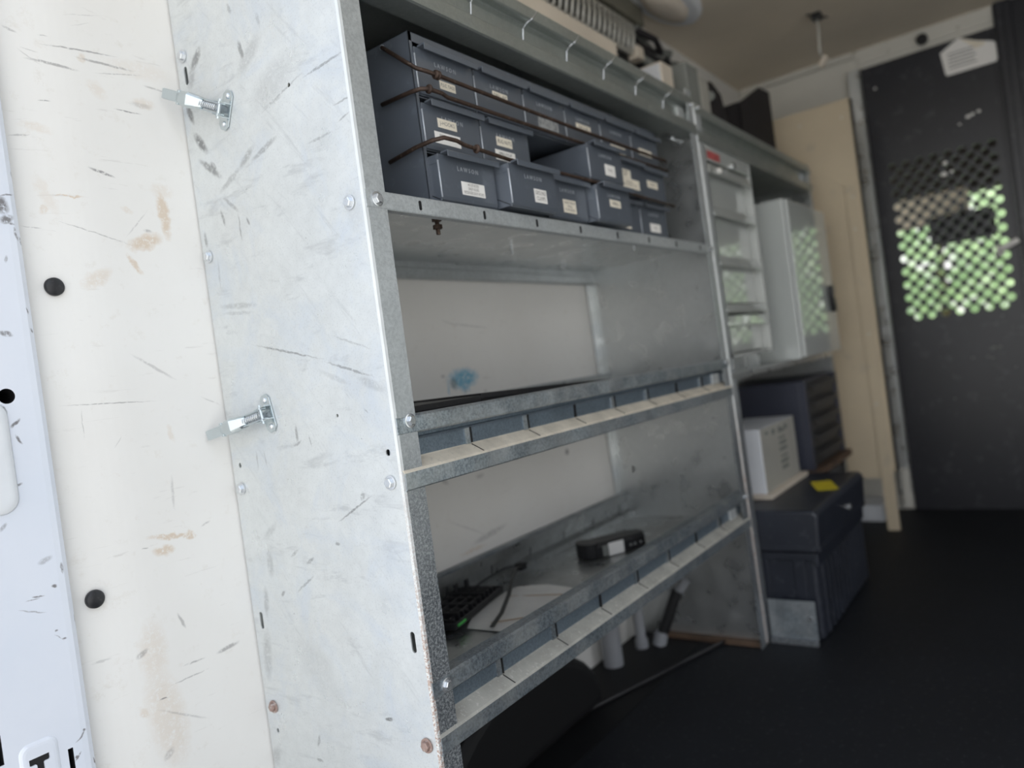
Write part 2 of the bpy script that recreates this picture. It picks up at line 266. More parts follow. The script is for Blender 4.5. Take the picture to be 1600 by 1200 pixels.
MAT['duct'] = paint('olive_grey_duct', (0.16, 0.15, 0.115), 0.6, 0, 0.1, 30)
MAT['beige_box'] = paint('beige_box', (0.72, 0.64, 0.54), 0.6)
MAT['grey_box'] = paint('grey_box', (0.22, 0.23, 0.215), 0.6)
MAT['cab_dark'] = paint('dark_cab_trim', (0.035, 0.028, 0.024), 0.8)
MAT['cab_cream'] = paint('cream_sun_visor', (0.75, 0.66, 0.52), 0.8)
MAT['leaf'] = paint('green_leaf', (0.50, 0.62, 0.40), 0.45, 0, 0.2, 2, col2=(0.66, 0.72, 0.58))
MAT['concrete'] = paint('pale_concrete_ground', (0.55, 0.54, 0.51), 0.85, 0, 0.06, 1.0)
MAT['grass'] = paint('grass_ground', (0.10, 0.20, 0.05), 0.9)
MAT['van_white'] = paint('white_van_paint', (0.78, 0.80, 0.83), 0.3)
MAT['wheel_arch'] = paint('dark_wheel_arch', (0.004, 0.004, 0.005), 0.6)
mg, gn, gl, gp = node_mat('windscreen_glass')
gp.inputs['Transmission Weight'].default_value = 1.0; gp.inputs['Roughness'].default_value = 0.0; gp.inputs['IOR'].default_value = 1.03
MAT['glass'] = mg

# ------------------------------------------------------------------ geometry helpers
class MB:
    def __init__(s): s.bm = bmesh.new()
    def poly(s, pts, mi=0):
        f = s.bm.faces.new([s.bm.verts.new(p) for p in pts]); f.material_index = mi; return f
    def box(s, x0, x1, y0, y1, z0, z1, mi=0, M=None):
        c = [(x0,y0,z0),(x1,y0,z0),(x1,y1,z0),(x0,y1,z0),(x0,y0,z1),(x1,y0,z1),(x1,y1,z1),(x0,y1,z1)]
        v = [s.bm.verts.new(M @ Vector(p) if M else p) for p in c]
        for q in ((0,3,2,1),(4,5,6,7),(0,1,5,4),(1,2,6,5),(2,3,7,6),(3,0,4,7)):
            f = s.bm.faces.new([v[i] for i in q]); f.material_index = mi
        return s
    def loft(s, rings, mi=0, cap=True, closed=True):
        vs = [[s.bm.verts.new(p) for p in r] for r in rings]
        k = len(rings[0])
        for a, b in zip(vs, vs[1:]):
            for i in range(k if closed else k - 1):
                j = (i + 1) % k
                f = s.bm.faces.new((a[i], a[j], b[j], b[i])); f.material_index = mi if isinstance(mi, int) else mi[i]
        if cap and closed:
            f = s.bm.faces.new(list(reversed(vs[0]))); f.material_index = mi if isinstance(mi, int) else 0
            f = s.bm.faces.new(vs[-1]); f.material_index = mi if isinstance(mi, int) else 0
        return s
    def prism(s, prof, x0, x1, mi=0, axis=0, cap=True, closed=True):
        """profile (a, b) swept along axis 0 (a=y,b=z), 1 (a=x,b=z) or 2 (a=x,b=y)"""
        def P(t, a, b): return ((t, a, b), (a, t, b), (a, b, t))[axis]
        return s.loft([[P(x0, a, b) for a, b in prof], [P(x1, a, b) for a, b in prof]], mi, cap, closed)
    def tube(s, pts, r, seg=10, mi=0, cap=True):
        pts = [Vector(p) for p in pts]; rings = []; prev = None
        for i, p in enumerate(pts):
            d = (pts[min(i+1, len(pts)-1)] - pts[max(i-1, 0)]).normalized()
            if prev is None:
                a = d.cross(Vector((0, 0, 1)))
                if a.length < 1e-3: a = d.cross(Vector((0, 1, 0)))
                a.normalize()
            else:
                a = (prev - d * prev.dot(d)).normalized()
            prev = a; b = d.cross(a)
            rr = r[i] if isinstance(r, (list, tuple)) else r
            rings.append([p + (a * math.cos(t) + b * math.sin(t)) * rr for t in [2*math.pi*k/seg for k in range(seg)]])
        return s.loft(rings, mi, cap)
    def cyl(s, p0, p1, r, seg=20, mi=0): return s.tube([p0, p1], r, seg, mi)
    def shear_x(s, f):
        for v in s.bm.verts: v.co.x += f(v.co)
        return s
    def build(s, name, mats, parent=None, bevel=0.0, smooth=False, solid=0.0, seg=2):
        bmesh.ops.recalc_face_normals(s.bm, faces=s.bm.faces)
        me = bpy.data.meshes.new(name); s.bm.to_mesh(me); s.bm.free()
        if not isinstance(mats, (list, tuple)): mats = [mats]
        for m in mats: me.materials.append(MAT[m])
        o = bpy.data.objects.new(name, me); C.objects.link(o)
        if smooth:
            for f in me.polygons: f.use_smooth = True
        if solid:
            q = o.modifiers.new('thickness', 'SOLIDIFY'); q.thickness = solid; q.offset = 0
        if bevel:
            q = o.modifiers.new('soft_edges', 'BEVEL'); q.width = bevel; q.segments = seg; q.limit_method = 'ANGLE'; q.angle_limit = math.radians(40)
        if parent is not None:
            o.parent = parent
            o.matrix_parent_inverse = Matrix.Translation(-parent.location)
        return o

def tag(o, label=None, cat=None, group=None, kind=None):
    if label: o['label'] = label
    if cat: o['category'] = cat
    if group: o['group'] = group
    if kind: o['kind'] = kind
    return o

def thing(name, label, cat, loc, group=None):
    o = bpy.data.objects.new(name, None); C.objects.link(o); o.location = loc; o.empty_display_size = 0.05
    return tag(o, label, cat, group)

def struct(o, label=None):
    return tag(o, label, None, None, 'structure')

def cut(o, cutter):
    """carve holes: boolean difference, baked, the cutter removed"""
    dg = bpy.context.evaluated_depsgraph_get()
    mod = o.modifiers.new('cut', 'BOOLEAN'); mod.object = cutter; mod.operation = 'DIFFERENCE'; mod.solver = 'EXACT'
    others = [m for m in o.modifiers if m != mod]
    for m in others: m.show_viewport = False
    bpy.context.view_layer.update()
    dg = bpy.context.evaluated_depsgraph_get()
    me = bpy.data.meshes.new_from_object(o.evaluated_get(dg), preserve_all_data_layers=True, depsgraph=dg)
    old = o.data; me.name = old.name
    o.modifiers.remove(mod)
    for m in others: m.show_viewport = True
    o.data = me
    cm = cutter.data
    bpy.data.objects.remove(cutter); bpy.data.meshes.remove(cm); bpy.data.meshes.remove(old)

def text_mesh(body, size, font_squash=1.0, extrude=0.0):
    cu = bpy.data.curves.new('lettering', 'FONT'); cu.body = body; cu.size = size; cu.align_x = 'CENTER'; cu.align_y = 'CENTER'
    cu.extrude = extrude; cu.space_line = 0.95; cu.resolution_u = 2
    to = bpy.data.objects.new('tmp', cu); C.objects.link(to)
    bpy.context.view_layer.update()
    dg = bpy.context.evaluated_depsgraph_get()
    me = bpy.data.meshes.new_from_object(to.evaluated_get(dg))
    bpy.data.objects.remove(to); bpy.data.curves.remove(cu)
    return me

def lettering(body, size, cx, y, cz, mat, parent, extrude=0.0, wide=1.0, name='lettering', fit=None):
    """text facing the aisle (-Y)"""
    me = text_mesh(body, size, 1.0, extrude)
    if fit and me.vertices:
        w = max(v.co.x for v in me.vertices) - min(v.co.x for v in me.vertices)
        if w > fit: wide *= fit / w
    for v in me.vertices: v.co = Vector((cx + v.co.x * wide, y - v.co.z, cz + v.co.y))
    me.name = name; me.materials.clear(); me.materials.append(MAT[mat])
    o = bpy.data.objects.new(name, me); C.objects.link(o)
    o.parent = parent
    o.matrix_parent_inverse = Matrix.Translation(-parent.location)
    return o

# ================================================================== THE VAN
LEAN = lambda co: (1.18 - co.z) * 0.020
W = 0.868          # face of the left wall
XB = 2.848         # face of the bulkhead
ZC = 1.578         # ceiling height

# left wall: flat board that curls back gently at its rear edge
b = MB()
prof = [(0.345 + 0.010 * k, W + 0.014 * (1 - k / 9) ** 2) for k in range(10)] + [(2.86, W), (2.86, W + 0.04), (0.345, W + 0.04)]
b.prism(prof, 0.0, ZC, axis=2)
wall_left = struct(b.build('wall_left', 'wall', smooth=False), 'scuffed cream wall board inside the van behind the metal shelving')
ct = MB()
for x, z in ((0.375, 0.806), (0.371, 0.462)): ct.cyl((x, W - 0.02, z), (x, W + 0.03, z), 0.0085, 24)
cut(wall_left, ct.build('cutter', 'wall'))
for x, z, lab in ((0.375, 0.806, 'round black plastic plug in the cream wall, upper of the two'), (0.371, 0.462, 'round black plastic plug in the cream wall, lower of the two')):
    t = thing('hole_plug', lab, 'plug', (x, W, z), 'black plugs in the cream wall')
    b = MB(); yo = 0.005
    rr = [(0.0101, yo + 0.0005), (0.0099, yo - 0.003), (0.0085, yo - 0.0045), (0.002, yo - 0.0052)]
    b.loft([[(x + r * math.cos(a), W + y, z + r * math.sin(a)) for a in [2*math.pi*k/28 for k in range(28)]] for r, y in rr])
    b.build('plug_head', 'black', t, smooth=True)
    MB().cyl((x, W + 0.004, z), (x, W + 0.025, z), 0.0080, 16).build('plug_stem', 'black', t)

# rear door jamb (white painted steel) with its holes and stamped slots
b = MB()
jp = [(0.02, 0.930), (0.02, 0.860), (0.334, 0.860), (0.340, 0.861), (0.3455, 0.865), (0.348, 0.871), (0.350, 0.880), (0.350, 0.930)]
b.prism(jp, -0.10, 1.70, axis=2)
jamb = struct(b.build('trim_1', 'van_white'), 'white painted metal door jamb with scuffs at the left edge')
jamb.data.materials.clear(); MAT['jamb'] = jamb_material(); jamb.data.materials.append(MAT['jamb']); jamb.data.materials.append(MAT['black_gap'])
for f in jamb.data.polygons: f.use_smooth = False
ct = MB()
ct.cyl((0.310, 0.84, 0.691), (0.310, 0.90, 0.691), 0.0078, 24)
ct.box(0.2545, 0.2635, 0.84, 0.90, 0.335, 0.364)
ct.box(0.3195, 0.3245, 0.84, 0.90, 0.262, 0.3225)
cutter = ct.build('cutter', 'black_gap')
cut(jamb, cutter)
# stamped raised pad with a T-shaped slot
def rounded(cx, cz, w, h, r, n=6):
    pts = []
    for sx, sz, a0 in ((1, 1, 0), (-1, 1, 90), (-1, -1, 180), (1, -1, 270)):
        for k in range(n + 1):
            a = math.radians(a0 + 90 * k / n)
            pts.append((cx + sx * (w/2 - r) + r * math.cos(a), cz + sz * (h/2 - r) + r * math.sin(a)))
    return pts
pad = MB()
rings = []
for inset, y in ((0.0, 0.8605), (0.0015, 0.8592), (0.0035, 0.8583), (0.006, 0.8580)):
    rings.append([(x, y, z) for x, z in rounded(0.2935, 0.300, 0.037 - 2*inset, 0.090 - 2*inset, 0.010 - inset * 0.6)])
pad.loft(rings)
pad_o = pad.build('stamped_pad', 'van_white', jamb)
pad_o.data.materials.clear(); pad_o.data.materials.append(MAT['jamb'])
ct = MB()
ct.prism([(0.2835, 0.3290), (0.2835, 0.3235), (0.2845, 0.3225), (0.2890, 0.3225), (0.2900, 0.3215), (0.2900, 0.2620), (0.2965, 0.2620), (0.2965, 0.3215), (0.2975, 0.3225), (0.3010, 0.3225), (0.3020, 0.3235), (0.3020, 0.3290)], 0.84, 0.8625, axis=1)
cut(pad_o, ct.build('cutter', 'black_gap'))
MB().box(0.2825, 0.3030, 0.8594, 0.8599, 0.2610, 0.3300).build('slot_shade_plate', 'black_gap', jamb)  # black plate painting the slot's shade; the jamb behind is uncut
b = MB(); rings = []
for inset, y in ((0.0, 0.8605), (0.002, 0.8575), (0.006, 0.8555), (0.010, 0.8550)):
    rings.append([(x, y, z) for x, z in rounded(0.2830, 0.630, 0.052 - 2*inset, 0.115 - 2*inset, 0.016 - inset * 0.6)])
b.loft(rings); q = b.build('pressed_boss', 'van_white', jamb, smooth=True)

# shell: ceiling, far side wall, floor, outer roof
struct(MB().box(0.35, XB + 0.02, -0.86, W + 0.04, ZC, ZC + 0.04).build('ceiling', 'ceiling'), 'plain beige grey van ceiling')
struct(MB().box(0.35, 1.10, -0.90, -0.85, 0, ZC).box(1.75, XB + 0.02, -0.90, -0.85, 0, ZC).box(1.10, 1.75, -0.90, -0.85, 1.34, ZC).build('wall_right', 'side_wall'), 'van side wall with an added opening for daylight')  # unseen wall; gap added to let daylight into the aisle
struct(MB().box(0.28, XB + 0.02, -0.86, W + 0.04, -0.02, 0.0).build('floor', 'rubber'), 'black rubber van floor')

# bulkhead with black door
wf = MB().box(XB, XB + 0.02, 0.4525, W, 0, ZC).build('wall_front', 'bulk')
struct(wf, 'off-white bulkhead wall beside the black door')
MB().box(XB - 0.004, XB, 0.46, 0.776, 1.40, 1.556).build('upper_panel', 'bulk', wf, bevel=0.001)
t1 = MB()
t1.box(XB - 0.004, XB + 0.02, 0.066, 0.459, 1.512, 1.548)
t1.box(XB - 0.012, XB + 0.02, 0.066, 0.459, 1.548, ZC)
for y0, y1 in ((0.070, 0.155), (0.163, 0.250), (0.268, 0.355), (0.363, 0.452)):
    t1.box(XB - 0.012, XB - 0.004, y0, y1, 1.528, 1.548)
struct(t1.build('trim_2', 'bulk', bevel=0.001), 'pale notched metal trim above the black door')
t2 = MB().box(XB - 0.016, XB - 0.004, 0.47, 0.86, 1.558, ZC)
for k in range(4): t2.box(XB - 0.022, XB - 0.016, 0.480 + k * 0.085, 0.555 + k * 0.085, 1.560, 1.570)
struct(t2.build('trim_3', 'bulk', bevel=0.001), 'pale trim along the top of the white bulkhead')
struct(MB().box(XB - 0.022, XB + 0.02, 0.018, 0.0655, 0, ZC).box(XB - 0.028, XB - 0.022, 0.040, 0.060, 0, ZC).build('trim_4', 'door', bevel=0.002), 'black post right of the perforated door')
struct(MB().box(XB - 0.004, XB + 0.02, -0.86, 0.018, 0, ZC).build('wall_cab', 'door'), 'black panel right of the black post')

dz0, dz1 = 0.0015, 1.5115
door = MB().box(XB - 0.012, XB - 0.0, 0.066, 0.452, dz0, dz1).build('door_1', 'door')
struct(door, 'black steel bulkhead door with a perforated window')
ct = MB(); px_, pz_ = 0.0405, 0.044
nrow = 0
for j in range(24):
    z = 0.655 + j * pz_ / 2
    for i in range(8):
        y = 0.108 + i * px_ + (0 if j % 2 else px_ / 2)
        if y > 0.405 or z > 1.17: continue
        ct.cyl((XB - 0.03, y, z), (XB + 0.02, y, z), 0.0128, 14)
cut(door, ct.build('cutter', 'door'))
MB().box(XB - 0.0125, XB - 0.012, 0.075, 0.077, 0.03, 1.49).build('edge_seam', 'black_gap', door)
h = MB(); h.tube([(XB - 0.012, 0.122, 0.826), (XB - 0.032, 0.122, 0.826), (XB - 0.038, 0.112, 0.830), (XB - 0.038, 0.070, 0.848)], [0.008, 0.008, 0.010, 0.0095], 12)
h.box(XB - 0.016, XB - 0.012, 0.112, 0.132, 0.810, 0.842)
tag(h.build('door_handle', 'card_white', door, bevel=0.001, smooth=True), 'white lever handle')
for y, z, r in ((0.162, 1.262, 0.008), (0.150, 1.266, 0.006), (0.132, 1.270, 0.006), (0.187, 1.245, 0.004), (0.413, 1.435, 0.004), (0.240, 1.135, 0.008), (0.247, 1.100, 0.009), (0.225, 1.103, 0.006)):
    rr = [r * (0.75 + 0.5 * random.random()) for _ in range(10)]
    MB().prism([(y + rr[k] * math.cos(k * 0.628), z + 0.7 * rr[k] * math.sin(k * 0.628)) for k in range(10)], XB - 0.0127, XB - 0.0119, axis=0).build('paint_chip', 'card_white', door)
for y, z, r in ((0.173, 0.524, 0.010), (0.156, 0.524, 0.007), (0.188, 0.497, 0.005), (0.177, 0.492, 0.005), (0.231, 0.498, 0.005), (0.159, 0.60, 0.004), (0.137, 0.62, 0.004), (0.118, 0.455, 0.004), (0.295, 0.37, 0.004)):
    rr = [r * (0.75 + 0.5 * random.random()) for _ in range(8)]
    MB().prism([(y + rr[k] * math.cos(k * 0.785), z + 0.6 * rr[k] * math.sin(k * 0.785)) for k in range(8)], XB - 0.0127, XB - 0.0119, axis=0).build('paint_chip', 'grey_box', door)

# galvanised strip at the hinge side, with its pale foot
s3 = MB(); s3.box(XB - 0.030, XB - 0.002, 0.455, 0.462, 0.06, 1.51); s3.box(XB - 0.034, XB - 0.028, 0.455, 0.490, 0.06, 1.51)
struct(s3.build('trim_5', 'galv', bevel=0.001), 'narrow galvanised angle along the hinge side of the black door')
s4 = MB(); s4.box(XB - 0.05, XB - 0.036, 0.452, 0.482, 0.015, 0.150)
struct(s4.build('trim_6', 'bulk', bevel=0.006, seg=3), 'pale rounded foot at the bottom of the galvanised angle')

# sign and round knob over the door
t = thing('notice_sheet', 'torn white paper notice with folded brown corner on the black door', 'notice', (XB - 0.015, 0.14, 1.45))
np_ = [(0.216, 1.481), (0.208, 1.411), (0.204, 1.405), (0.072, 1.405), (0.066, 1.412), (0.067, 1.462), (0.074, 1.470), (0.118, 1.487), (0.160, 1.511), (0.170, 1.508)]
MB().prism(np_, XB - 0.0140, XB - 0.0128, axis=0).build('sheet', 'card_white', t)
MB().prism([(0.160, 1.510), (0.120, 1.462), (0.100, 1.466), (0.092, 1.474), (0.118, 1.487)], XB - 0.0152, XB - 0.0142, axis=0).build('folded_corner', 'card_cream', t)
g = MB()
for k in range(5): g.box(XB - 0.0148, XB - 0.0141, 0.120 + 0.006 * (k % 2), 0.196, 1.424 + k * 0.011, 1.427 + k * 0.011)
g.build('faded_print', 'grey_box', t)
b = MB(); b.tube([(XB - 0.013, 0.260, 1.541), (XB - 0.030, 0.260, 1.541), (XB - 0.034, 0.260, 1.541)], [0.017, 0.017, 0.012], 20)
tag(b.build('round_knob', 'black'), 'round black plastic knob on the pale trim above the door', 'knob')

# hanging wire from the ceiling
t = thing('hanging_wire', 'grey wire hanging from a black clip on the ceiling', 'wire', (2.40, 0.478, ZC))
b = MB(); b.box(2.385, 2.415, 0.465, 0.491, ZC - 0.018, ZC); b.tube([(2.37, 0.50, ZC - 0.004), (2.43, 0.455, ZC - 0.010)], 0.003, 6)
b.build('clip', 'black', t, bevel=0.002)
MB().tube([(2.40, 0.478, ZC - 0.015), (2.412, 0.480, ZC - 0.045), (2.408, 0.482, ZC - 0.075), (2.415, 0.485, ZC - 0.105), (2.425, 0.484, ZC - 0.118)], 0.0035, 8).build('cable', 'mesh', t, smooth=True)
MB().box(-0.010, 0.010, -0.007, 0.007, -0.016, 0.016, M=Matrix.Translation((2.432, 0.482, ZC - 0.132)) @ Matrix.Rotation(math.radians(40), 4, 'X')).build('connector', 'beige_box', t, bevel=0.002)

# plywood partition panel with leg
t = thing('partition_board', 'cream painted plywood partition board standing between shelving and bulkhead', 'board', (2.55, 0.66, 0.0))
MB().prism([(0.449, 0.185), (0.449, 1.354), (0.866, 1.354), (0.866, 0.165), (0.4955, 0.165), (0.4955, 0.185)], 2.550, 2.562).build('board', 'ply', t, bevel=0.001)
MB().box(2.546, 2.550, 0.4555, 0.492, 0.0, 1.10).build('leg', 'ply', t, bevel=0.001)
MB().box(2.562, 2.590, 0.446, 0.449, 0.185, 1.354).build('edge_strip', 'black', t)
for y, z in ((0.475, 1.30), (0.475, 0.95), (0.475, 0.62), (0.478, 0.40), (0.60, 1.31), (0.70, 1.30), (0.60, 0.98), (0.60, 0.80), (0.47, 1.05)):
    MB().cyl((2.5445 if y < 0.492 and z < 1.1 else 2.549, y, z), (2.551, y, z), 0.004, 10).build('screw_head', 'bulk', t)
tag(MB().box(2.66, 2.80, 0.52, 0.64, 0.0, 0.055).build('white_block', 'van_white', bevel=0.003), 'low white block on the floor behind the plywood board', 'block')

# ================================================================== SHELVING
def bolt(parent, p, axis, rusty=False, r=0.0055):
    """hex head with washer; axis 0 faces -X, 1 faces -Y"""
    b = MB(); p = Vector(p)
    n = Vector((-1, 0, 0)) if axis == 0 else Vector((0, -1, 0))
    b.tube([p, p + n * 0.0012, p + n * 0.0014], [r * 1.45, r * 1.45, r * 1.2], 20)
    b.tube([p + n * 0.0012, p + n * 0.0045, p + n * 0.0052], [r, r, r * 0.8], 6)
    o = b.build('bolt', 'rusty_bolt' if rusty else 'bolt', parent)
    if rusty: o['label'] = 'rusty bolt'
    return o

def side_panel(parent, x, sgn, lean, mat, z1=1.180, holes=None):
    """folded sheet: web at x, front and rear flanges turned towards sgn"""
    th = 0.0016; fl = 0.032; r = 0.004
    b = MB(); s = sgn
    prof = [(x, W - 0.002), (x, 0.565 + r), (x + s * r * 0.3, 0.565 + r * 0.3), (x + s * r, 0.565), (x + s * fl, 0.565), (x + s * fl, 0.565 + th),
            (x + s * (r + th), 0.565 + th), (x + s * th, 0.565 + r + th), (x + s * th, W - 0.002 - th), (x + s * 0.024, W - 0.002 - th), (x + s * 0.024, W - 0.002)]
    b.prism([(a, c) for a, c in prof], 0.0, z1, axis=2, mi=[0, 3, 3, 1, 1, 0, 0, 0, 2, 2, 2])
    if holes:
        pass
    if lean: b.shear_x(LEAN)
    o = b.build('side_panel', [mat, 'galv_flange', 'panel', 'rust_edge'], parent)
    if holes:
        ct = MB()
        for y, z, ry, rz in holes:
            sh = x + (LEAN(Vector((0, 0, z))) if lean else 0)
            ct.prism([(y + ry * math.cos(a), z + (rz - ry) * (1 if math.sin(a) >= 0 else -1) + ry * math.sin(a)) for a in [2*math.pi*(k + 0.5)/20 for k in range(20)]], sh - 0.01, sh + 0.01)
        cut(o, ct.build('cutter', mat))
    return o

# z of lip below top: profile of a corrugated tray lip seen from the aisle
def tray_profile(T, flip=False):
    p = [(0.592, -0.056), (0.592, -0.050), (0.5885, -0.006), (0.584, 0.0), (0.567, 0.0), (0.565, -0.002), (0.565, -0.018), (0.5665, -0.0195), (0.5775, -0.0205),
         (0.5775, -0.0245), (0.5755, -0.0255), (0.5805, -0.028), (0.5815, -0.0465), (0.580, -0.048), (0.5645, -0.0575), (0.563, -0.060), (0.563, -0.077), (0.565, -0.0785), (0.598, -0.0785)]
    return [(y, T + z) for y, z in p]

def tray(parent, T, x0, x1, lean, mats, name='shelf_tray', slots=True, tabs='dark'):
    """mats: face, web, ledge, floor, gap, tab"""
    b = MB(); pr = tray_profile(T); k = len(pr)
    mi = [3, 3, 0, 0, 0, 0, 0, 1, 1, 1, 1, 1, 2, 2, 2, 0, 0, 0]
    lz = lambda z: LEAN(Vector((0, 0, z))) if lean else 0
    b.loft([[(x0, y, z) for y, z in pr], [(x1 + lz(z), y, z) for y, z in pr]], mi=mi, cap=False, closed=False)
    # floor sheet and mirrored rear lip
    Y = W - 0.006
    back = [(0.592, T - 0.056), (Y - 0.020, T - 0.056), (Y - 0.019, T - 0.045), (Y - 0.008, T - 0.038), (Y - 0.010, T - 0.022), (Y - 0.017, T - 0.019), (Y - 0.018, T - 0.002), (Y - 0.016, T), (Y, T), (Y, T - 0.06)]
    b.loft([[(x0, y, z) for y, z in back], [(x1 + lz(z), y, z) for y, z in back]], mi=[3, 3, 3, 3, 3, 3, 0, 0, 0], cap=False, closed=False)
    if slots:
        for q in range(7):
            xs = 0.690 + 0.1215 * q + (x0 - 0.557)
            if xs > x1 - 0.02: break
            b.box(xs, xs + 0.0010, 0.5772, 0.5806, T - 0.0455, T - 0.0275, 4)
            b.poly([(xs, 0.5788, T - 0.0478), (xs + 0.0010, 0.5788, T - 0.0478), (xs + 0.0040, 0.5640, T - 0.0570), (xs + 0.003, 0.5640, T - 0.0570)], 4)
            if q % 3 != 2: b.box(xs - 0.009, xs - 0.0008, 0.5790, 0.5802, T - 0.0465, T - 0.0270, 5)
        for q in range(8):
            xs = 0.660 + 0.1215 * q
            b.poly([(xs, Y - 0.0202, T - 0.050), (xs + 0.0010, Y - 0.0202, T - 0.050), (xs + 0.0010, Y - 0.0195, T - 0.046), (xs, Y - 0.0195, T - 0.046)], 4)
            b.poly([(xs, Y - 0.0092, T - 0.038), (xs + 0.0010, Y - 0.0092, T - 0.038), (xs + 0.0010, Y - 0.0112, T - 0.023), (xs, Y - 0.0112, T - 0.023)], 4)
    b.box(1.474 + (x1 - 1.53), 1.508 + (x1 - 1.53), 0.5760, 0.5796, T - 0.0465, T - 0.0265, 6)  # pale block painting the end panel's reflection at the end of the lip
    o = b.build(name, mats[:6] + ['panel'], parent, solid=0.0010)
    return o

sh = thing('shelving_unit', 'tall galvanised steel shelving unit with scratched end panel, nearest the rear door', 'shelving unit', (1.04, 0.72, 0.0), 'galvanised shelving units along the left wall')
end_holes = [(0.849, 1.073, 0.0034, 0.0115), (0.850, 0.376, 0.0034, 0.0110), (0.582, 0.376, 0.0034, 0.0115), (0.658, 0.997, 0.0022, 0.0024), (0.581, 0.580, 0.0032, 0.0036),
             (0.850, 0.576, 0.0024, 0.0032), (0.848, 0.234, 0.0022, 0.0028), (0.653, 0.625, 0.0018, 0.0020)]
side_panel(sh, 0.555, 1, False, 'panel', 1.215, end_holes)['label'] = 'scratched galvanised end panel'
side_panel(sh, 1.532, -1, True, 'galv', 1.180, [(0.821, 0.389, 0.004, 0.008), (0.582, 0.381, 0.004, 0.008), (0.583, 1.078, 0.004, 0.008), (0.858, 0.646, 0.003, 0.003)])
for p in ((0.850, 1.098), (0.587, 0.848), (0.854, 0.844), (0.853, 0.546), (0.583, 0.548)): bolt(sh, (0.5545, p[0], p[1]), 0)
for p in ((0.849, 0.265), (0.582, 0.265)): bolt(sh, (0.5545, p[0], p[1]), 0, True)
for p in ((0.573, 0.848), (0.577, 0.610), (0.578, 0.323)): bolt(sh, (p[0], 0.5645, p[1]), 1)
for z in (0.848, 0.610, 0.323, 1.150): bolt(sh, (1.517 + (1.18 - z) * 0.02, 0.5645, z), 1, False, 0.004)
b = MB(); b.cyl((1.512, 0.614, 1.094), (1.531, 0.614, 1.094), 0.0035, 12); b.cyl((1.506, 0.614, 1.094), (1.513, 0.614, 1.094), 0.0065, 6)
b.build('bolt', 'bolt', sh)

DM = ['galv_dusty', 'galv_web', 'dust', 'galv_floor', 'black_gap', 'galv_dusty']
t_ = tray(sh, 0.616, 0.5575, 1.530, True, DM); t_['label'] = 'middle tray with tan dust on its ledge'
DM2 = ['galv_shaded', 'galv_web', 'dust_grey', 'galv_floor', 'black_gap', 'galv_shaded']  # bottom tray set, its weaker light put into the colours
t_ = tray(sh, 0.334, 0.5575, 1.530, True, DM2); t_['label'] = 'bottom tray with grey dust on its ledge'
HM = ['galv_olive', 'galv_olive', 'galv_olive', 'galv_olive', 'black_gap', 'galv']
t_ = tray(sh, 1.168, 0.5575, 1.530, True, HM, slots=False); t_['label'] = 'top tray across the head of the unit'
for q in range(6):
    xs = 0.8075 + 0.1200 * q
    MB().tube([(xs, 0.5790, 1.1215), (xs, 0.5765, 1.138), (xs + 0.004, 0.5720, 1.1455), (xs + 0.008, 0.5636, 1.1500), (xs + 0.024, 0.5636, 1.1650)], 0.0009, 6).build('bent_tab', 'bolt', t_)

# flat shelf under the bins
b = MB()
fp = [(0.575, 0.8385), (0.5655, 0.8385), (0.5650, 0.8395), (0.5650, 0.8565), (0.5660, 0.8575), (0.8600, 0.8575), (0.8615, 0.8560), (0.8615, 0.8460), (0.8560, 0.8430), (0.8560, 0.8300), (0.8620, 0.8260)]
b.loft([[(0.5575, y, z) for y, z in fp], [(1.530 + LEAN(Vector((0, 0, z))), y, z) for y, z in fp]], mi=[0, 0, 0, 0, 1, 1, 0, 0, 0, 0], cap=False, closed=False)
g = b
for q in range(8):
    xs = 0.640 + 0.1185 * q
    g.prism([(xs + 0.0016 * math.cos(a), 0.848 + (0.0035 if math.sin(a) >= 0 else -0.0035) + 0.0016 * math.sin(a)) for a in [2*math.pi*(k + .5)/14 for k in range(14)]], 0.5641, 0.5646, axis=1, mi=2)
fs = b.build('flat_shelf', ['galv_flange', 'galv', 'black_gap'], sh, solid=0.0010)
b = MB()
b.cyl((0.713, 0.605, 0.857), (0.713, 0.605, 0.829), 0.0028, 10); b.cyl((0.713, 0.605, 0.8565), (0.713, 0.605, 0.8515), 0.0085, 16); b.cyl((0.713, 0.605, 0.8515), (0.713, 0.605, 0.8455), 0.0062, 6)
b.cyl((0.713, 0.605, 0.8410), (0.713, 0.605, 0.8360), 0.0060, 6)
b.box(-0.016, 0.016, -0.0014, 0.0014, -0.0007, 0.0007, M=Matrix.Translation((0.713, 0.605, 0.8535)) @ Matrix.Rotation(0.5, 4, 'Z') @ Matrix.Rotation(0.12, 4, 'Y'))
b.build('hanging_bolt', 'rod', sh)
for x, y in ((1.285, 0.62), (1.03, 0.72), (1.32, 0.80), (1.06, 0.60)): MB().cyl((x, y, 0.8570), (x, y, 0.8440), 0.0022, 8).build('screw_tip', 'bolt', sh)
MB().box(1.535, 1.556, 0.566, 0.80, 0.0, 0.010).build('base_strip', 'wood', sh)['label'] = 'brown wooden strip under the panel'

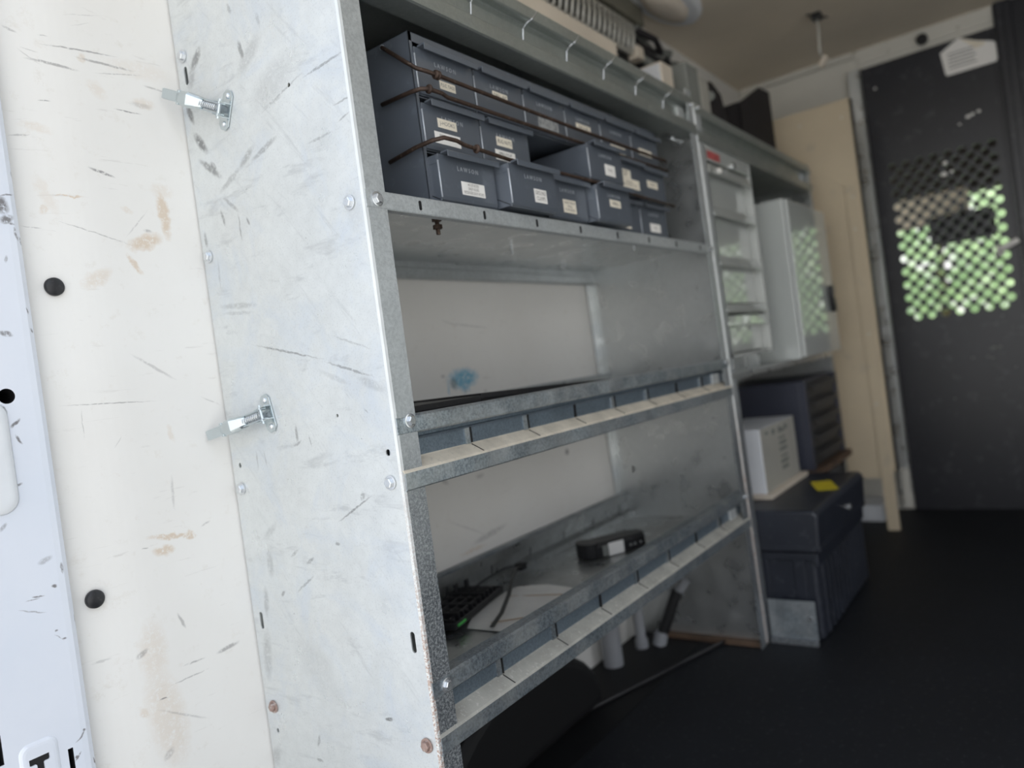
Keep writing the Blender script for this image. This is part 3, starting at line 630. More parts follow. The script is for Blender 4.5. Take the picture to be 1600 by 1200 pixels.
# second unit
s2 = thing('shelving_unit', 'galvanised steel shelving unit behind the first one, holding the white cabinets', 'shelving unit', (2.0, 0.72, 0.0), 'galvanised shelving units along the left wall')
side_panel(s2, 1.5375, 1, True, 'galv', 1.158)
side_panel(s2, 2.450, -1, False, 'galv', 1.158)
for z in (1.150, 0.597): bolt(s2, (1.553 + (1.18 - z) * 0.02, 0.5645, z), 1, False, 0.004)
for z in (1.135, 1.092): bolt(s2, (2.435, 0.5645, z), 1, False, 0.007)
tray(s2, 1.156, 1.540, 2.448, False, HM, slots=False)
b = MB(); fp2 = [(0.575, 0.5700), (0.566, 0.5700), (0.565, 0.5710), (0.565, 0.5820), (0.566, 0.5830), (0.862, 0.5830), (0.862, 0.60)]
b.loft([[(1.552, y, z) for y, z in fp2], [(2.448, y, z) for y, z in fp2]], cap=False, closed=False)
b.build('flat_shelf', ['galv'], s2, solid=0.0012)
MB().box(2.058, 2.445, 0.545, 0.862, 0.262, 0.280).build('lower_board', 'wood', s2, bevel=0.001)['label'] = 'brown wooden lower shelf board'
MB().box(2.060, 2.075, 0.60, 0.862, 0.0, 0.262).build('board_support', 'wood', s2)

# floor bracket in front of the toolbox
t = thing('floor_bracket', 'galvanised angle bracket on the floor in front of the black toolbox', 'bracket', (1.578, 0.51, 0.0))
MB().box(1.5780, 1.5800, 0.462, 0.560, 0.0, 0.092).build('upright_plate', 'galv_dusty', t, bevel=0.0006)
MB().box(1.5680, 1.5800, 0.462, 0.560, 0.0, 0.012).build('foot_flange', 'galv_flange', t, bevel=0.0006)
MB().cyl((1.5772, 0.475, 0.055), (1.5785, 0.475, 0.055), 0.006, 16).build('screw', 'bolt', t)

# ================================================================== DRAW LATCHES on the end panel
def latch(label, y, z, ang, tilt, L=0.118, K=0.62):
    """ang: direction of the lever in the panel plane from +Y; tilt: lift off the panel"""
    t = thing('draw_latch', label, 'latch', (0.553, y, z), 'zinc draw latches on the end panel')
    # local frame: u along the lever, v across, w off the panel (-X)
    U = Vector((0, math.cos(ang), math.sin(ang))); V = Vector((0, -math.sin(ang), math.cos(ang))); N = Vector((-1, 0, 0))
    def F(tl, off=(0, 0, 0)):
        u = (U * math.cos(tl) + N * math.sin(tl)); w = (N * math.cos(tl) - U * math.sin(tl))
        o = Vector((0.5545, y, z)) + U * off[0] + V * off[1] + N * off[2]
        return Matrix(((u.x, V.x, w.x, o.x), (u.y, V.y, w.y, o.y), (u.z, V.z, w.z, o.z), (0, 0, 0, 1)))
    B = F(0)
    bp = MB()
    for s in (1, -1):
        pts = [(-0.010, s*0.008), (0.010, s*0.008), (0.009, s*0.018), (0.004, s*0.0235), (-0.005, s*0.0235), (-0.010, s*0.018)]
        bp.loft([[B @ Vector((a, c, 0.0)) for a, c in pts], [B @ Vector((a, c, 0.0014)) for a, c in pts]])
        bp.box(-0.010, 0.012, s*0.008 - 0.0007, s*0.008 + 0.0007, 0.0, 0.011, M=B)
    bp.box(-0.010, 0.010, -0.008, 0.008, 0.0, 0.0014, M=B)
    bp.build('base_bracket', 'zinc', t, bevel=0.0004)
    for s in (1, -1):
        rv = MB()
        c = B @ Vector((-0.001, s*0.0165, 0.0014))
        rv.tube([c, c + N * 0.0010, c + N * 0.0022], [0.0036, 0.0034, 0.0015], 14)
        rv.build('rivet', 'bolt', t)
    A = F(tilt, (0.002, 0, 0.008))
    arm = MB()
    for s in (1, -1):
        arm.box(-0.006, 0.052, s*0.0062 - 0.0006, s*0.0062 + 0.0006, -0.0025, 0.0035, M=A)
        arm.cyl(A @ Vector((0, s*0.0085, 0.001)), A @ Vector((0, s*0.006, 0.001)), 0.0030, 12)
    arm.cyl(A @ Vector((0, -0.0115, 0.001)), A @ Vector((0, 0.0115, 0.001)), 0.0018, 10)
    arm.build('link_arms', 'zinc', t)
    sp = MB(); cpts = []
    for k in range(90):
        a = k * 0.9; cpts.append(A @ Vector((0.004 + k * 0.00040, 0.0042 * math.cos(a), 0.001 + 0.0042 * math.sin(a))))
    sp.tube(cpts, 0.0007, 5); sp.build('spring', 'bolt', t, smooth=True)
    lv = MB()
    # channel-shaped lever body, waisted
    secs = [(0.024, 0.0070, 0.003), (0.032, 0.0080, 0.0065), (0.044, 0.0092, 0.0095), (0.056, 0.0085, 0.0078), (0.064, 0.0066, 0.0040)]
    rings = []
    for u, hw, hh in secs:
        rings.append([A @ Vector((u, a, c)) for a, c in ((-hw, -0.003), (-hw, hh - 0.003), (-hw + 0.003, hh), (hw - 0.003, hh), (hw, hh - 0.003), (hw, -0.003), (hw - 0.0014, -0.003), (hw - 0.0014, hh - 0.003), (-hw + 0.0014, hh - 0.003), (-hw + 0.0014, -0.003))])
    lv.loft(rings)
    lv.build('lever', 'zinc', t, bevel=0.0004)
    tp = MB(); T2 = F(tilt + 0.05, (0.002 + 0.062 * math.cos(tilt), 0, 0.008 + 0.062 * math.sin(tilt)))
    L = L + 0.012
    tp.box(0.0, L - 0.074, -0.0058, 0.0058, 0.0, 0.0014, M=T2)
    tp.box(-0.002, 0.0015, -0.0086, 0.0086, -0.001, 0.0044, M=T2)
    for s in (1, -1): tp.box(0.002, L - 0.076, s*0.0058 - 0.0005, s*0.0058 + 0.0005, -0.0030, 0.0016, M=T2)
    tp.build('thumb_tab', 'zinc', t, bevel=0.0005)
    return t
latch('zinc draw latch on the end panel, upper of the two', 0.776, 1.006, math.radians(27), math.radians(15), 0.088)
latch('zinc draw latch on the end panel, lower of the two', 0.776, 0.637, math.radians(-12), math.radians(15), 0.088)

# ================================================================== BIN RACK AND BINS
BX, BP = 0.6895, 0.1133
rack = thing('bin_rack', 'slate blue steel rack of small pull-out bins on the top shelf', 'rack', (1.03, 0.72, 0.858))
RX0, RX1 = 0.6855, 1.3745
MB().box(RX0, RX0 + 0.0014, 0.588, 0.850, 0.8582, 1.070).box(RX0, RX0 + 0.006, 0.588, 0.5894, 0.8582, 1.070).build('side_panel', 'bin', rack, bevel=0.0004)
MB().box(RX1 - 0.0014, RX1, 0.588, 0.850, 0.8582, 1.070).box(RX1 - 0.006, RX1, 0.588, 0.5894, 0.8582, 1.070).build('side_panel', 'bin', rack, bevel=0.0004)
MB().box(RX0, RX1, 0.588, 0.850, 1.0686, 1.070).box(RX0, RX1, 0.588, 0.5894, 1.058, 1.070).build('top_panel', 'bin', rack, bevel=0.0004)
MB().box(RX0, RX1, 0.8486, 0.850, 0.8582, 1.070).build('back_panel', 'bin', rack)
for z in (0.9243, 0.9918):
    MB().box(RX0 + 0.0014, RX1 - 0.0014, 0.590, 0.8486, z, z + 0.0010).build('row_shelf', 'bin', rack)
b = MB(); b.cyl((RX0 + 0.0, 0.631, 1.064), (RX0 - 0.0016, 0.631, 1.064), 0.0035, 12); b.build('rivet', 'bin_edge', rack)

# rows, from the shelf up; each bin: column, front y, wording, labels (centre fraction x, z, width, height, card, ink, text, size)
ROWZ = (0.8618, 0.9275, 0.9950)
def card(*a): return a
BINS = [
 (0, 0, 0.5720, True, [card(.56, .30, .046, .0165, 'card_white', 'ink', 'HOUSE BOXES\nDROP HOOKS\nMESSENGER DROP HOOKS', .0052)], 'pull-out bin labelled for house boxes and drop hooks, first in the bottom row'),
 (1, 0, 0.5500, True, [card(.62, .30, .030, .0185, 'card_white', 'ink', 'GROUND\nCLAMPS', .0080)], 'pull-out bin labelled GROUND CLAMPS sticking out over the shelf lip'),
 (2, 0, 0.5660, True, [card(.52, .30, .036, .0195, 'card_cream', 'ink', 'WIRE WRAP\nWALL\nFASTENERS', .0056)], 'pull-out bin with three-line cream label, third in the bottom row'),
 (3, 0, 0.5480, True, [card(.52, .50, .036, .0115, 'card_cream', 'ink_dark', 'NAILS', .0080)], 'pull-out bin with small cream label sticking out in the bottom row'),
 (4, 0, 0.5860, True, [card(.45, .28, .040, .0180, 'card_cream', 'ink', 'CLIPS', .0070)], 'pull-out bin half hidden behind its protruding neighbour, bottom row'),
 (5, 0, 0.5860, True, [card(.52, .28, .044, .0160, 'card_white', 'ink', 'TIES', .0070)], 'pull-out bin with pale label at the far end of the bottom row'),
 (0, 1, 0.5860, True, [card(.40, .60, .036, .0115, 'card_cream', 'ink', 'J-HOOKS', .0070), card(.38, .27, .049, .0145, 'card_white', 'ink_dark', 'FIBER CABLE\n', .0055)], 'pull-out bin with a cream label above a white one, first in the middle row'),
 (1, 1, 0.5860, True, [card(.46, .57, .036, .0125, 'card_cream', 'ink_dark', 'BUG NUTS', .0075), card(.45, .24, .046, .0140, 'card_white', 'ink_dark', 'SMALL P-CLIP\n', .0050)], 'pull-out bin with two stacked labels beside the empty slot'),
 (3, 1, 0.5540, True, [card(.60, .34, .034, .0180, 'card_white', 'ink', 'TAGS', .0060)], 'pull-out bin sticking out to the right of the empty slot'),
 (4, 1, 0.5730, False, [card(.40, .58, .044, .0145, 'card_cream', 'ink_dark', 'GROUND\nWIRE', .0055), card(.52, .30, .078, .0170, 'card_cream', 'ink', 'TERMINALS\nSMALL CONNECTORS', .0055)], 'pull-out bin with two overlapping cream labels near the far end of the middle row'),
 (5, 1, 0.5800, False, [card(.50, .52, .044, .0130, 'card_cream', 'ink', 'SCREWS', .0065)], 'pull-out bin at the far end of the middle row'),
 (0, 2, 0.5860, True, [card(.50, .30, .030, .0105, 'card_cream', 'ink_dark', 'F.S.C. TAGS', .0060)], 'pull-out bin with small cream label at the near end of the top row'),
 (1, 2, 0.5860, True, [card(.50, .52, .034, .0100, 'card_cream', 'ink_dark', 'DRILL BIT', .0070)], 'pull-out bin with cream label just under its embossing, second in the top row'),
 (2, 2, 0.5860, True, [card(.55, .24, .055, .0150, 'card_grey', 'ink', '', .0060)], 'pull-out bin with a worn grey label, third in the top row'),
 (3, 2, 0.5860, True, [card(.50, .50, .046, .0100, 'card_cream', 'ink_dark', 'ANCHORS', .0070)], 'pull-out bin with cream label, fourth in the top row'),
 (4, 2, 0.5860, True, [card(.52, .22, .054, .0120, 'card_cream', 'ink', 'WASHERS', .0070)], 'pull-out bin with low cream label, fifth in the top row'),
 (5, 2, 0.5860, False, [card(.50, .42, .054, .0120, 'card_cream', 'ink_dark', 'BOLTS', .0070)], 'pull-out bin at the far end of the top row'),
]
def make_bin(col, row, yf, emb, cards, label):
    x0 = BX + col * BP + 0.0008; x1 = x0 + 0.1117; z0 = ROWZ[row]; z1 = z0 + 0.0585; yb = yf + 0.25
    w = x1 - x0; th = 0.0012
    t = thing('storage_bin', label, 'bin', ((x0 + x1) / 2, yf + 0.12, z0), 'small slate blue bins in the rack')
    b = MB()
    # body: bottom, sides, back with folded lower corners
    b.box(x0 + 0.001, x1 - 0.001, yf + 0.004, yb, z0, z0 + th)
    b.box(x0 + 0.001, x0 + 0.001 + th, yf + 0.002, yb, z0, z1 - 0.003)
    b.box(x1 - 0.001 - th, x1 - 0.001, yf + 0.002, yb, z0, z1 - 0.003)
    b.box(x0 + 0.001, x1 - 0.001, yb - th, yb, z0, z1 - 0.003)
    b.box(x0 + 0.0004, x0 + 0.001, yf + 0.002, yf + 0.030, z1 - 0.013, z1 - 0.003)
    b.build('bin_body', 'bin', t, bevel=0.0003)
    f = MB()
    f.prism([(yf + 0.006, z0 + 0.0002), (yf + 0.0015, z0 + 0.0016), (yf, z0 + 0.006), (yf, z1 - 0.002), (yf + 0.0016, z1 - 0.002), (yf + 0.0016, z0 + 0.006), (yf + 0.006, z0 + 0.003)], x0 + 0.0008, x1 - 0.0004)
    fo = f.build('bin_front', 'bin', t, bevel=0.0006)
    e = MB(); e.tube([(x0 + 0.0012, yf + 0.0008, z0 + 0.004), (x0 + 0.0012, yf + 0.0008, z1 - 0.010)], 0.0010, 8)
    e.build('pale_edge', 'bin_edge', t, smooth=True)  # paler strip down the near edge of the bin front
    g = MB()
    g.poly([(x0 + 0.0008, yf + 0.004, z0 + 0.0025), (x0 + 0.0008, yf + 0.030, z0 + 0.017), (x0 + 0.0008, yf + 0.030, z0 + 0.0162), (x0 + 0.0008, yf + 0.004, z0 + 0.0012)])
    g.build('fold_line', 'black_gap', t)
    l = MB()
    l.prism([(yf + 0.001, z1 - 0.002), (yf + 0.001, z1 + 0.0008), (yf - 0.0095, z1 + 0.0012), (yf - 0.0112, z1 - 0.0002), (yf - 0.0108, z1 - 0.0072), (yf - 0.0096, z1 - 0.0072), (yf - 0.0094, z1 - 0.0010), (yf - 0.001, z1 - 0.0014)], x0 + 0.008, x1 - 0.0005)
    l.build('pull_lip', 'bin', t, bevel=0.0004)
    fl = fo
    if emb:
        lettering('L A W S O N', 0.0080, x0 + w * 0.50, yf - 0.00005, z0 + 0.0425, 'emboss', fo, extrude=0.00035, wide=0.92, name='embossed_lettering')
    for cx, cz, cw, ch, cm, im, txt, sz in cards:
        X = x0 + w * cx; Z = z0 + 0.058 * cz + 0.002
        c = MB().box(X - cw/2, X + cw/2, yf - 0.00045, yf - 0.0001, Z - ch/2, Z + ch/2).build('label_card', cm, t)
        if txt.strip(): lettering(txt, sz, X, yf - 0.0006, Z, im, c, fit=cw * 0.86)
    return t
for a in BINS: make_bin(*a)

def rod(label, pts, coil=None, r=0.0026):
    t = thing('locking_rod', label, 'rod', pts[0], 'rusty rods across the bins')
    MB().tube(pts, r, 10).build('rod_bar', 'rod', t, smooth=True)
    if coil:
        p, d, n = coil; p = Vector(p); b = MB()
        for k in range(n):
            c = p + Vector((k * 0.0042, 0, 0))
            b.tube([c, c + Vector((0.0014, 0, 0)), c + Vector((0.0028, 0, 0)), c + Vector((0.0038, 0, 0))], [r * 1.5, r * 2.15, r * 2.15, r * 1.5], 14)
        b.build('collar', 'rod', t, smooth=True)
rod('rusty steel locking rod across the top row of bins', [(0.6845, 0.631, 1.064), (0.6800, 0.625, 1.060), (0.6775, 0.590, 1.030), (0.6800, 0.576, 1.018), (0.6900, 0.5705, 1.0155), (0.7100, 0.570, 1.0150), (1.02, 0.570, 1.0105), (1.36, 0.570, 1.0100), (1.372, 0.5725, 1.0100)], ((0.704, 0.570, 1.0150), 0, 2))
rod('rusty steel locking rod along the top of the middle row of bins', [(0.6805, 0.640, 0.9955), (0.6795, 0.590, 0.9945), (0.6815, 0.5755, 0.9940), (0.6890, 0.5700, 0.9938), (0.7120, 0.5690, 0.9935), (0.7220, 0.5690, 0.9905), (1.03, 0.569, 0.9895), (1.365, 0.5680, 0.9905)], ((0.6880, 0.5700, 0.9938), 0, 1))
rod('rusty steel locking rod above the bottom row of bins', [(0.6805, 0.640, 0.9240), (0.6795, 0.595, 0.9290), (0.6825, 0.5690, 0.9310), (0.6900, 0.5570, 0.9320), (0.7120, 0.5560, 0.9318), (0.7250, 0.5560, 0.9290), (0.7600, 0.5565, 0.9280), (0.8200, 0.5575, 0.9258), (1.00, 0.5540, 0.9240), (1.12, 0.5500, 0.9225), (1.20, 0.5600, 0.9220), (1.365, 0.5640, 0.9215)], ((0.7480, 0.5565, 0.9284), 0, 1))

# ================================================================== ITEMS ON THE TRAYS
FZ = 0.2795   # floor of the bottom tray (top face)
# shallow black cases on the middle tray
for x0, x1, zt, lab in ((0.600, 0.745, 0.6235, 'flat black tray case in the middle tray, nearest the end panel'), (0.750, 1.090, 0.6262, 'longer flat black tray case in the middle tray, further from the end panel')):
    t = thing('flat_case', lab, 'case', ((x0 + x1) / 2, 0.70, 0.5610), 'flat black cases in the middle tray')
    s = 0.0 if x0 < 0.7 else 0.010
    MB().prism([(x0, 0.5612), (x1, 0.5612), (x1, zt - 0.010 - s), (x0, zt - 0.008)], 0.602, 0.80, axis=1).build('case_base', 'black', t, bevel=0.002)
    MB().prism([(x0 - 0.002, zt - 0.0078), (x1 + 0.002, zt - 0.0078 - s), (x1 + 0.002, zt - s), (x0 - 0.002, zt)], 0.600, 0.802, axis=1).build('case_lid', 'black', t, bevel=0.0012)
# black bracket with white sticker
t = thing('black_holder', 'black plastic holder with a white sticker lying at the far end of the bottom tray', 'holder', (1.21, 0.72, FZ))
A = Matrix.Translation((1.262, 0.733, FZ)) @ Matrix.Rotation(math.radians(-27), 4, 'Z')
b = MB(); 
out = [(-0.102, -0.012), (-0.094, -0.026), (-0.05, -0.034), (0.04, -0.034), (0.078, -0.026), (0.092, -0.008), (0.090, 0.012), (0.05, 0.028), (-0.06, 0.030), (-0.094, 0.016)]
out = [(x * 0.72, y * 0.9) for x, y in out]
b.loft([[A @ Vector((x, y, 0.0006)) for x, y in out], [A @ Vector((x, y, 0.020)) for x, y in out], [A @ Vector((x * 0.96, y * 0.86, 0.027)) for x, y in out]])
b.build('holder_body', 'black', t, bevel=0.002)
b = MB(); b.loft([[A @ Vector((-0.062 + x * 0.22, y * 0.9, z * 0.75)) for x, y in [(c * 0.09, s * 0.03) for c, s in [(math.cos(a), math.sin(a)) for a in [2*math.pi*k/16 for k in range(16)]]]] for z in (0.001, 0.034, 0.038)])
b.build('raised_end', 'black', t, bevel=0.001)
MB().box(-0.034, 0.000, -0.0325, -0.0308, 0.0008, 0.0245, M=A).build('sticker', 'card_white', t)
b = MB(); b.box(-0.048, -0.035, -0.0322, -0.0308, 0.002, 0.022, M=A); b.build('side_label', 'grey_box', t)
for x in (0.014, 0.024, 0.038): MB().cyl(A @ Vector((x, -0.0352, 0.012)), A @ Vector((x, -0.0335, 0.012)), 0.0032, 10).build('screw', 'bolt', t)
# paper
t = thing('paper_sheet', 'creased off-white paper with rust stains lying in the bottom tray', 'paper', (0.90, 0.70, FZ))
b = MB()
pp = [(0.822, 0.745), (0.828, 0.612), (0.905, 0.604), (0.985, 0.630), (1.028, 0.690), (1.030, 0.740), (1.000, 0.780), (0.900, 0.790)]
n = len(pp); c0 = (0.915, 0.70)
lift = [0.0008, 0.002, 0.0045, 0.002, 0.001, 0.003, 0.006, 0.003]
v0 = b.bm.verts.new((c0[0], c0[1], FZ + 0.0040)); vs = [b.bm.verts.new((x, y, FZ + lift[i])) for i, (x, y) in enumerate(pp)]
for i in range(n): b.bm.faces.new((v0, vs[i], vs[(i+1) % n]))
b.build('sheet', 'paper', t, solid=0.0004)
b = MB()
for (x0, y0, x1, y1) in ((0.842, 0.715, 0.905, 0.640), (0.955, 0.765, 0.985, 0.672)):
    d = Vector((x1 - x0, y1 - y0, 0)); nn = Vector((-d.y, d.x, 0)).normalized() * 0.0009
    b.loft([[(x0 + nn.x, y0 + nn.y, FZ + 0.0046), (x0 - nn.x, y0 - nn.y, FZ + 0.0046), (x0 - nn.x, y0 - nn.y, FZ + 0.0052), (x0 + nn.x, y0 + nn.y, FZ + 0.0052)],
            [(x1 + nn.x, y1 + nn.y, FZ + 0.0046), (x1 - nn.x, y1 - nn.y, FZ + 0.0046), (x1 - nn.x, y1 - nn.y, FZ + 0.0052), (x1 + nn.x, y1 + nn.y, FZ + 0.0052)]])
b.build('rust_stain', 'rust_mark', t)
# black ribbed mat
t = thing('ribbed_mount', 'black ribbed plastic mounting plate with a green clip in the bottom tray', 'mounting plate', (0.87, 0.80, FZ))
A = Matrix.Translation((0.872, 0.800, FZ + 0.004)) @ Matrix.Rotation(math.radians(14), 4, 'Z')
b = MB(); b.box(-0.088, 0.088, -0.034, 0.034, 0.0026, 0.010, M=A)
for sx in (-1, 1): b.box(sx*0.088 - 0.002, sx*0.088 + 0.002, -0.036, 0.036, 0.0026, 0.014, M=A)
for sy in (-1, 1): b.box(-0.09, 0.09, sy*0.036 - 0.002, sy*0.036 + 0.002, 0.0026, 0.014, M=A)
b.build('plate', 'black', t, bevel=0.002)
b = MB()
for i in range(11): b.box(-0.082 + i*0.0155, -0.079 + i*0.0155, -0.032, 0.032, 0.009, 0.016 + 0.006 * random.random(), M=A)
for j in range(4): b.box(-0.082, 0.075, -0.026 + j*0.017, -0.023 + j*0.017, 0.009, 0.018, M=A)
b.build('ribs', 'black', t, bevel=0.001)
b = MB(); b.box(0.030, 0.042, 0.020, 0.024, 0.010, 0.034, M=A); b.build('lug', 'black', t, bevel=0.001)
MB().box(0.062, 0.074, 0.016, 0.020, 0.010, 0.032, M=A).build('lug', 'black', t, bevel=0.001)
MB().box(-0.083, -0.058, -0.0395, -0.036, 0.007, 0.0105, M=A).build('green_clip', 'green', t)
# cable tie loop
t = thing('cable_tie', 'black cable tie strap lying across the paper in the bottom tray', 'cable tie', (0.95, 0.76, FZ))
def strap(pts, w, th, name):
    b = MB(); pts = [Vector(p) for p in pts]; rings = []
    for i, p in enumerate(pts):
        d = (pts[min(i+1, len(pts)-1)] - pts[max(i-1, 0)]); d.z = 0; d.normalize(); s = Vector((-d.y, d.x, 0)) * w
        rings.append([p + s, p - s, p - s + Vector((0, 0, th)), p + s + Vector((0, 0, th))])
    b.loft(rings); return b.build(name, 'black', t, bevel=0.0003)
strap([(0.824, 0.699, FZ + 0.006), (0.870, 0.715, FZ + 0.010), (0.930, 0.745, FZ + 0.016), (0.985, 0.778, FZ + 0.022), (1.040, 0.808, FZ + 0.024), (1.072, 0.822, FZ + 0.018)], 0.0034, 0.0016, 'strap')
MB().box(1.064, 1.080, 0.814, 0.830, FZ + 0.012, FZ + 0.024).build('tie_head', 'black', t, bevel=0.001)
strap([(1.070, 0.826, FZ + 0.020), (1.040, 0.836, FZ + 0.022), (0.990, 0.842, FZ + 0.016), (0.945, 0.842, FZ + 0.010)], 0.0018, 0.0012, 'tail')

# ================================================================== ON TOP OF THE UNITS
HT = 1.1125
tag(MB().box(0.62, 1.495, 0.700, 0.846, HT, 1.322).build('long_box', 'beige_box', bevel=0.003), 'long beige box lying on top of the first shelving unit', 'box')
t = thing('slotted_rack', 'grey slotted cable rack on top of the shelving behind the beige box', 'cable rack', (1.40, 0.80, 1.33))
b = MB(); b.box(0.95, 1.79, 0.790, 0.800, 1.402, 1.412); b.box(0.95, 1.80, 0.790, 0.800, 1.478, 1.488); b.box(0.95, 1.79, 0.850, 0.860, 1.324, 1.50)
b.build('rails', 'mesh', t, bevel=0.001)
b = MB()
for k in range(34):
    x = 0.96 + k * 0.0245
    b.tube([(x, 0.788, 1.408), (x + 0.004, 0.782, 1.445), (x + 0.016, 0.788, 1.482)], 0.0045, 6)
b.build('loops', 'mesh', t, smooth=True)
MB().box(0.95, 1.785, 0.806, 0.850, 1.324, 1.478).build('backing', 'black', t)
MB().box(1.775, 1.81, 0.775, 0.805, 1.392, 1.425).build('end_clamp', 'beige_box', t, bevel=0.003)
tag(MB().box(0.95, 1.87, 0.790, 0.864, 1.502, 1.560).build('duct', 'duct', bevel=0.002), 'olive grey square duct above the slotted rack under the ceiling', 'duct')
t = thing('ceiling_lamp', 'oval pale lamp fixture on the ceiling', 'lamp', (1.95, 0.70, ZC))
b = MB(); rings = []
for s, z in ((1.0, ZC - 0.0), (1.0, ZC - 0.012), (0.92, ZC - 0.024), (0.80, ZC - 0.028)):
    rings.append([(1.90 + 0.20 * s * math.cos(a), 0.74 + 0.070 * s * math.sin(a), z) for a in [2*math.pi*k/36 for k in range(36)]])
b.loft(rings); b.build('lamp_base', 'van_white', t, smooth=True)
b = MB(); rings = []
for s, z in ((1.0, ZC - 0.027), (0.9, ZC - 0.040), (0.5, ZC - 0.048)):
    rings.append([(1.90 + 0.125 * s * math.cos(a), 0.74 + 0.042 * s * math.sin(a), z) for a in [2*math.pi*k/36 for k in range(36)]])
b.loft(rings); b.build('lamp_lens', 'beige_box', t, smooth=True)
# cable bundle
t = thing('cable_bundle', 'tangle of dark cables hanging over the top of the shelving', 'cables', (1.95, 0.80, 1.42))
for k in range(9):
    x0 = 1.83 + 0.03 * random.random(); z0 = 1.50 - 0.012 * k
    pts = [(x0, 0.80 + 0.03 * random.random(), z0)]
    for j in range(1, 7):
        f = j / 6
        pts.append((x0 + 0.33 * f, 0.775 + 0.05 * random.random(), z0 - 0.035 * math.sin(f * 3.1) - 0.01 * k * f * 0.4 + 0.02 * random.random() - 0.03 * f))
    MB().tube(pts, 0.008 + 0.004 * random.random(), 8).build('cable', 'black_soft' if k % 3 else 'grey_box', t, smooth=True)
t = thing('junction_box', 'small beige junction box standing on the first shelving unit near the post', 'box', (1.655, 0.70, 1.10))
MB().box(1.628, 1.69, 0.660, 0.738, 1.1015, 1.305).build('box_body', 'beige_box', t, bevel=0.003)
MB().box(1.6245, 1.628, 0.664, 0.734, 1.106, 1.300).build('cover', 'carton', t, bevel=0.002)
tag(MB().box(1.725, 1.80, 0.640, 0.74, 1.1015, 1.322).build('grey_case', 'grey_box', bevel=0.004), 'grey box on the second shelving unit beside the beige junction box', 'box')
t = thing('wall_adapter', 'small pale adapter with a black socket on the second shelving unit', 'adapter', (1.86, 0.70, 1.10))
MB().box(1.828, 1.89, 0.650, 0.72, 1.1015, 1.318).build('adapter_body', 'mesh', t, bevel=0.004)
MB().box(1.8245, 1.828, 0.672, 0.690, 1.255, 1.280).build('socket', 'black_gap', t)
t = thing('tool_pouch', 'black rounded tool pouch on the second shelving unit', 'pouch', (2.0, 0.70, 1.10))
b = MB(); rings = []
for f, z in ((0.9, 1.1015), (1.0, 1.14), (1.0, 1.25), (0.85, 1.31), (0.5, 1.345), (0.15, 1.352)):
    rings.append([(1.99 + 0.070 * f * math.cos(a), 0.700 + 0.050 * f * math.sin(a), z) for a in [2*math.pi*k/18 for k in range(18)]])
b.loft(rings); b.build('pouch_body', 'black_soft', t, smooth=True)
MB().cyl((1.93, 0.665, 1.29), (1.925, 0.660, 1.29), 0.012, 16).build('stud', 'grey_box', t)
t = thing('open_black_bin', 'open black plastic bin on top of the second shelving unit', 'bin', (2.22, 0.70, 1.10))
b = MB()
b.box(2.09, 2.40, 0.640, 0.860, 1.1015, 1.108); b.box(2.09, 2.097, 0.640, 0.860, 1.108, 1.300)
b.prism([(2.09, 1.108), (2.40, 1.108), (2.40, 1.400), (2.30, 1.392), (2.09, 1.300)], 0.640, 0.647, axis=1); b.prism([(2.09, 1.108), (2.40, 1.108), (2.40, 1.400), (2.30, 1.392), (2.09, 1.300)], 0.853, 0.860, axis=1)
b.box(2.393, 2.40, 0.640, 0.860, 1.108, 1.400)
b.build('bin_shell', 'black_soft', t, bevel=0.002)
tag(MB().box(2.42, 2.445, 0.60, 0.86, HT - 0.011, 1.13).build('dark_strip', 'black'), 'dark strip lying across the end of the second top tray', 'strip')

# ================================================================== WHITE DRAWER CABINET
t = thing('drawer_cabinet', 'narrow white enamelled drawer cabinet with five pull drawers beside the post', 'cabinet', (1.71, 0.70, 0.584))
X0, X1 = 1.566, 1.862
MB().box(X0, X0 + 0.006, 0.565, 0.84, 0.622, 1.074).build('side_wall', 'white_enamel', t, bevel=0.001)
MB().box(X1 - 0.010, X1, 0.565, 0.84, 0.622, 1.074).build('side_wall', 'white_enamel', t, bevel=0.001)
MB().box(X0, X1, 0.834, 0.84, 0.622, 1.074).build('back_wall', 'white_enamel', t)
MB().box(X0, X1, 0.565, 0.84, 1.070, 1.076).build('top_wall', 'white_enamel', t)
MB().box(X0, X1, 0.565, 0.84, 0.616, 0.624).build('bottom_wall', 'white_enamel', t)
MB().box(X0 + 0.005, X1 - 0.005, 0.60, 0.83, 0.5842, 0.616).build('plinth', 'galv', t)
hp = MB().box(X0 + 0.006, X1 - 0.010, 0.566, 0.575, 1.045, 1.070).build('header_strip', 'white_enamel', t, bevel=0.001)
MB().box(X0 + 0.016, X0 + 0.090, 0.5652, 0.566, 1.049, 1.066).build('red_tape', 'red_label', t)
MB().cyl((1.735, 0.566, 1.052), (1.735, 0.560, 1.052), 0.008, 16).build('lock', 'bolt', t)
for z0, z1, lip in ((0.952, 1.042, 1), (0.844, 0.950, 1), (0.738, 0.842, 1), (0.713, 0.736, 1), (0.626, 0.711, 1)):
    d = MB().box(X0 + 0.008, X1 - 0.012, 0.585, 0.82, z0, z1).build('drawer', 'white_enamel', t, bevel=0.001)
    lp = MB(); lh = min(0.026, (z1 - z0) * 0.9)
    lp.prism([(0.585, z1), (0.568, z1 - 0.003), (0.562, z1 - lh), (0.5645, z1 - lh), (0.571, z1 - 0.006), (0.585, z1 - 0.006)], X0 + 0.008, X1 - 0.014)
    lp.build('pull_lip', 'white_enamel', d, bevel=0.0006)
MB().cyl((1.640, 0.569, 1.030), (1.640, 0.560, 1.028), 0.006, 12).build('catch', 'card_white', t)

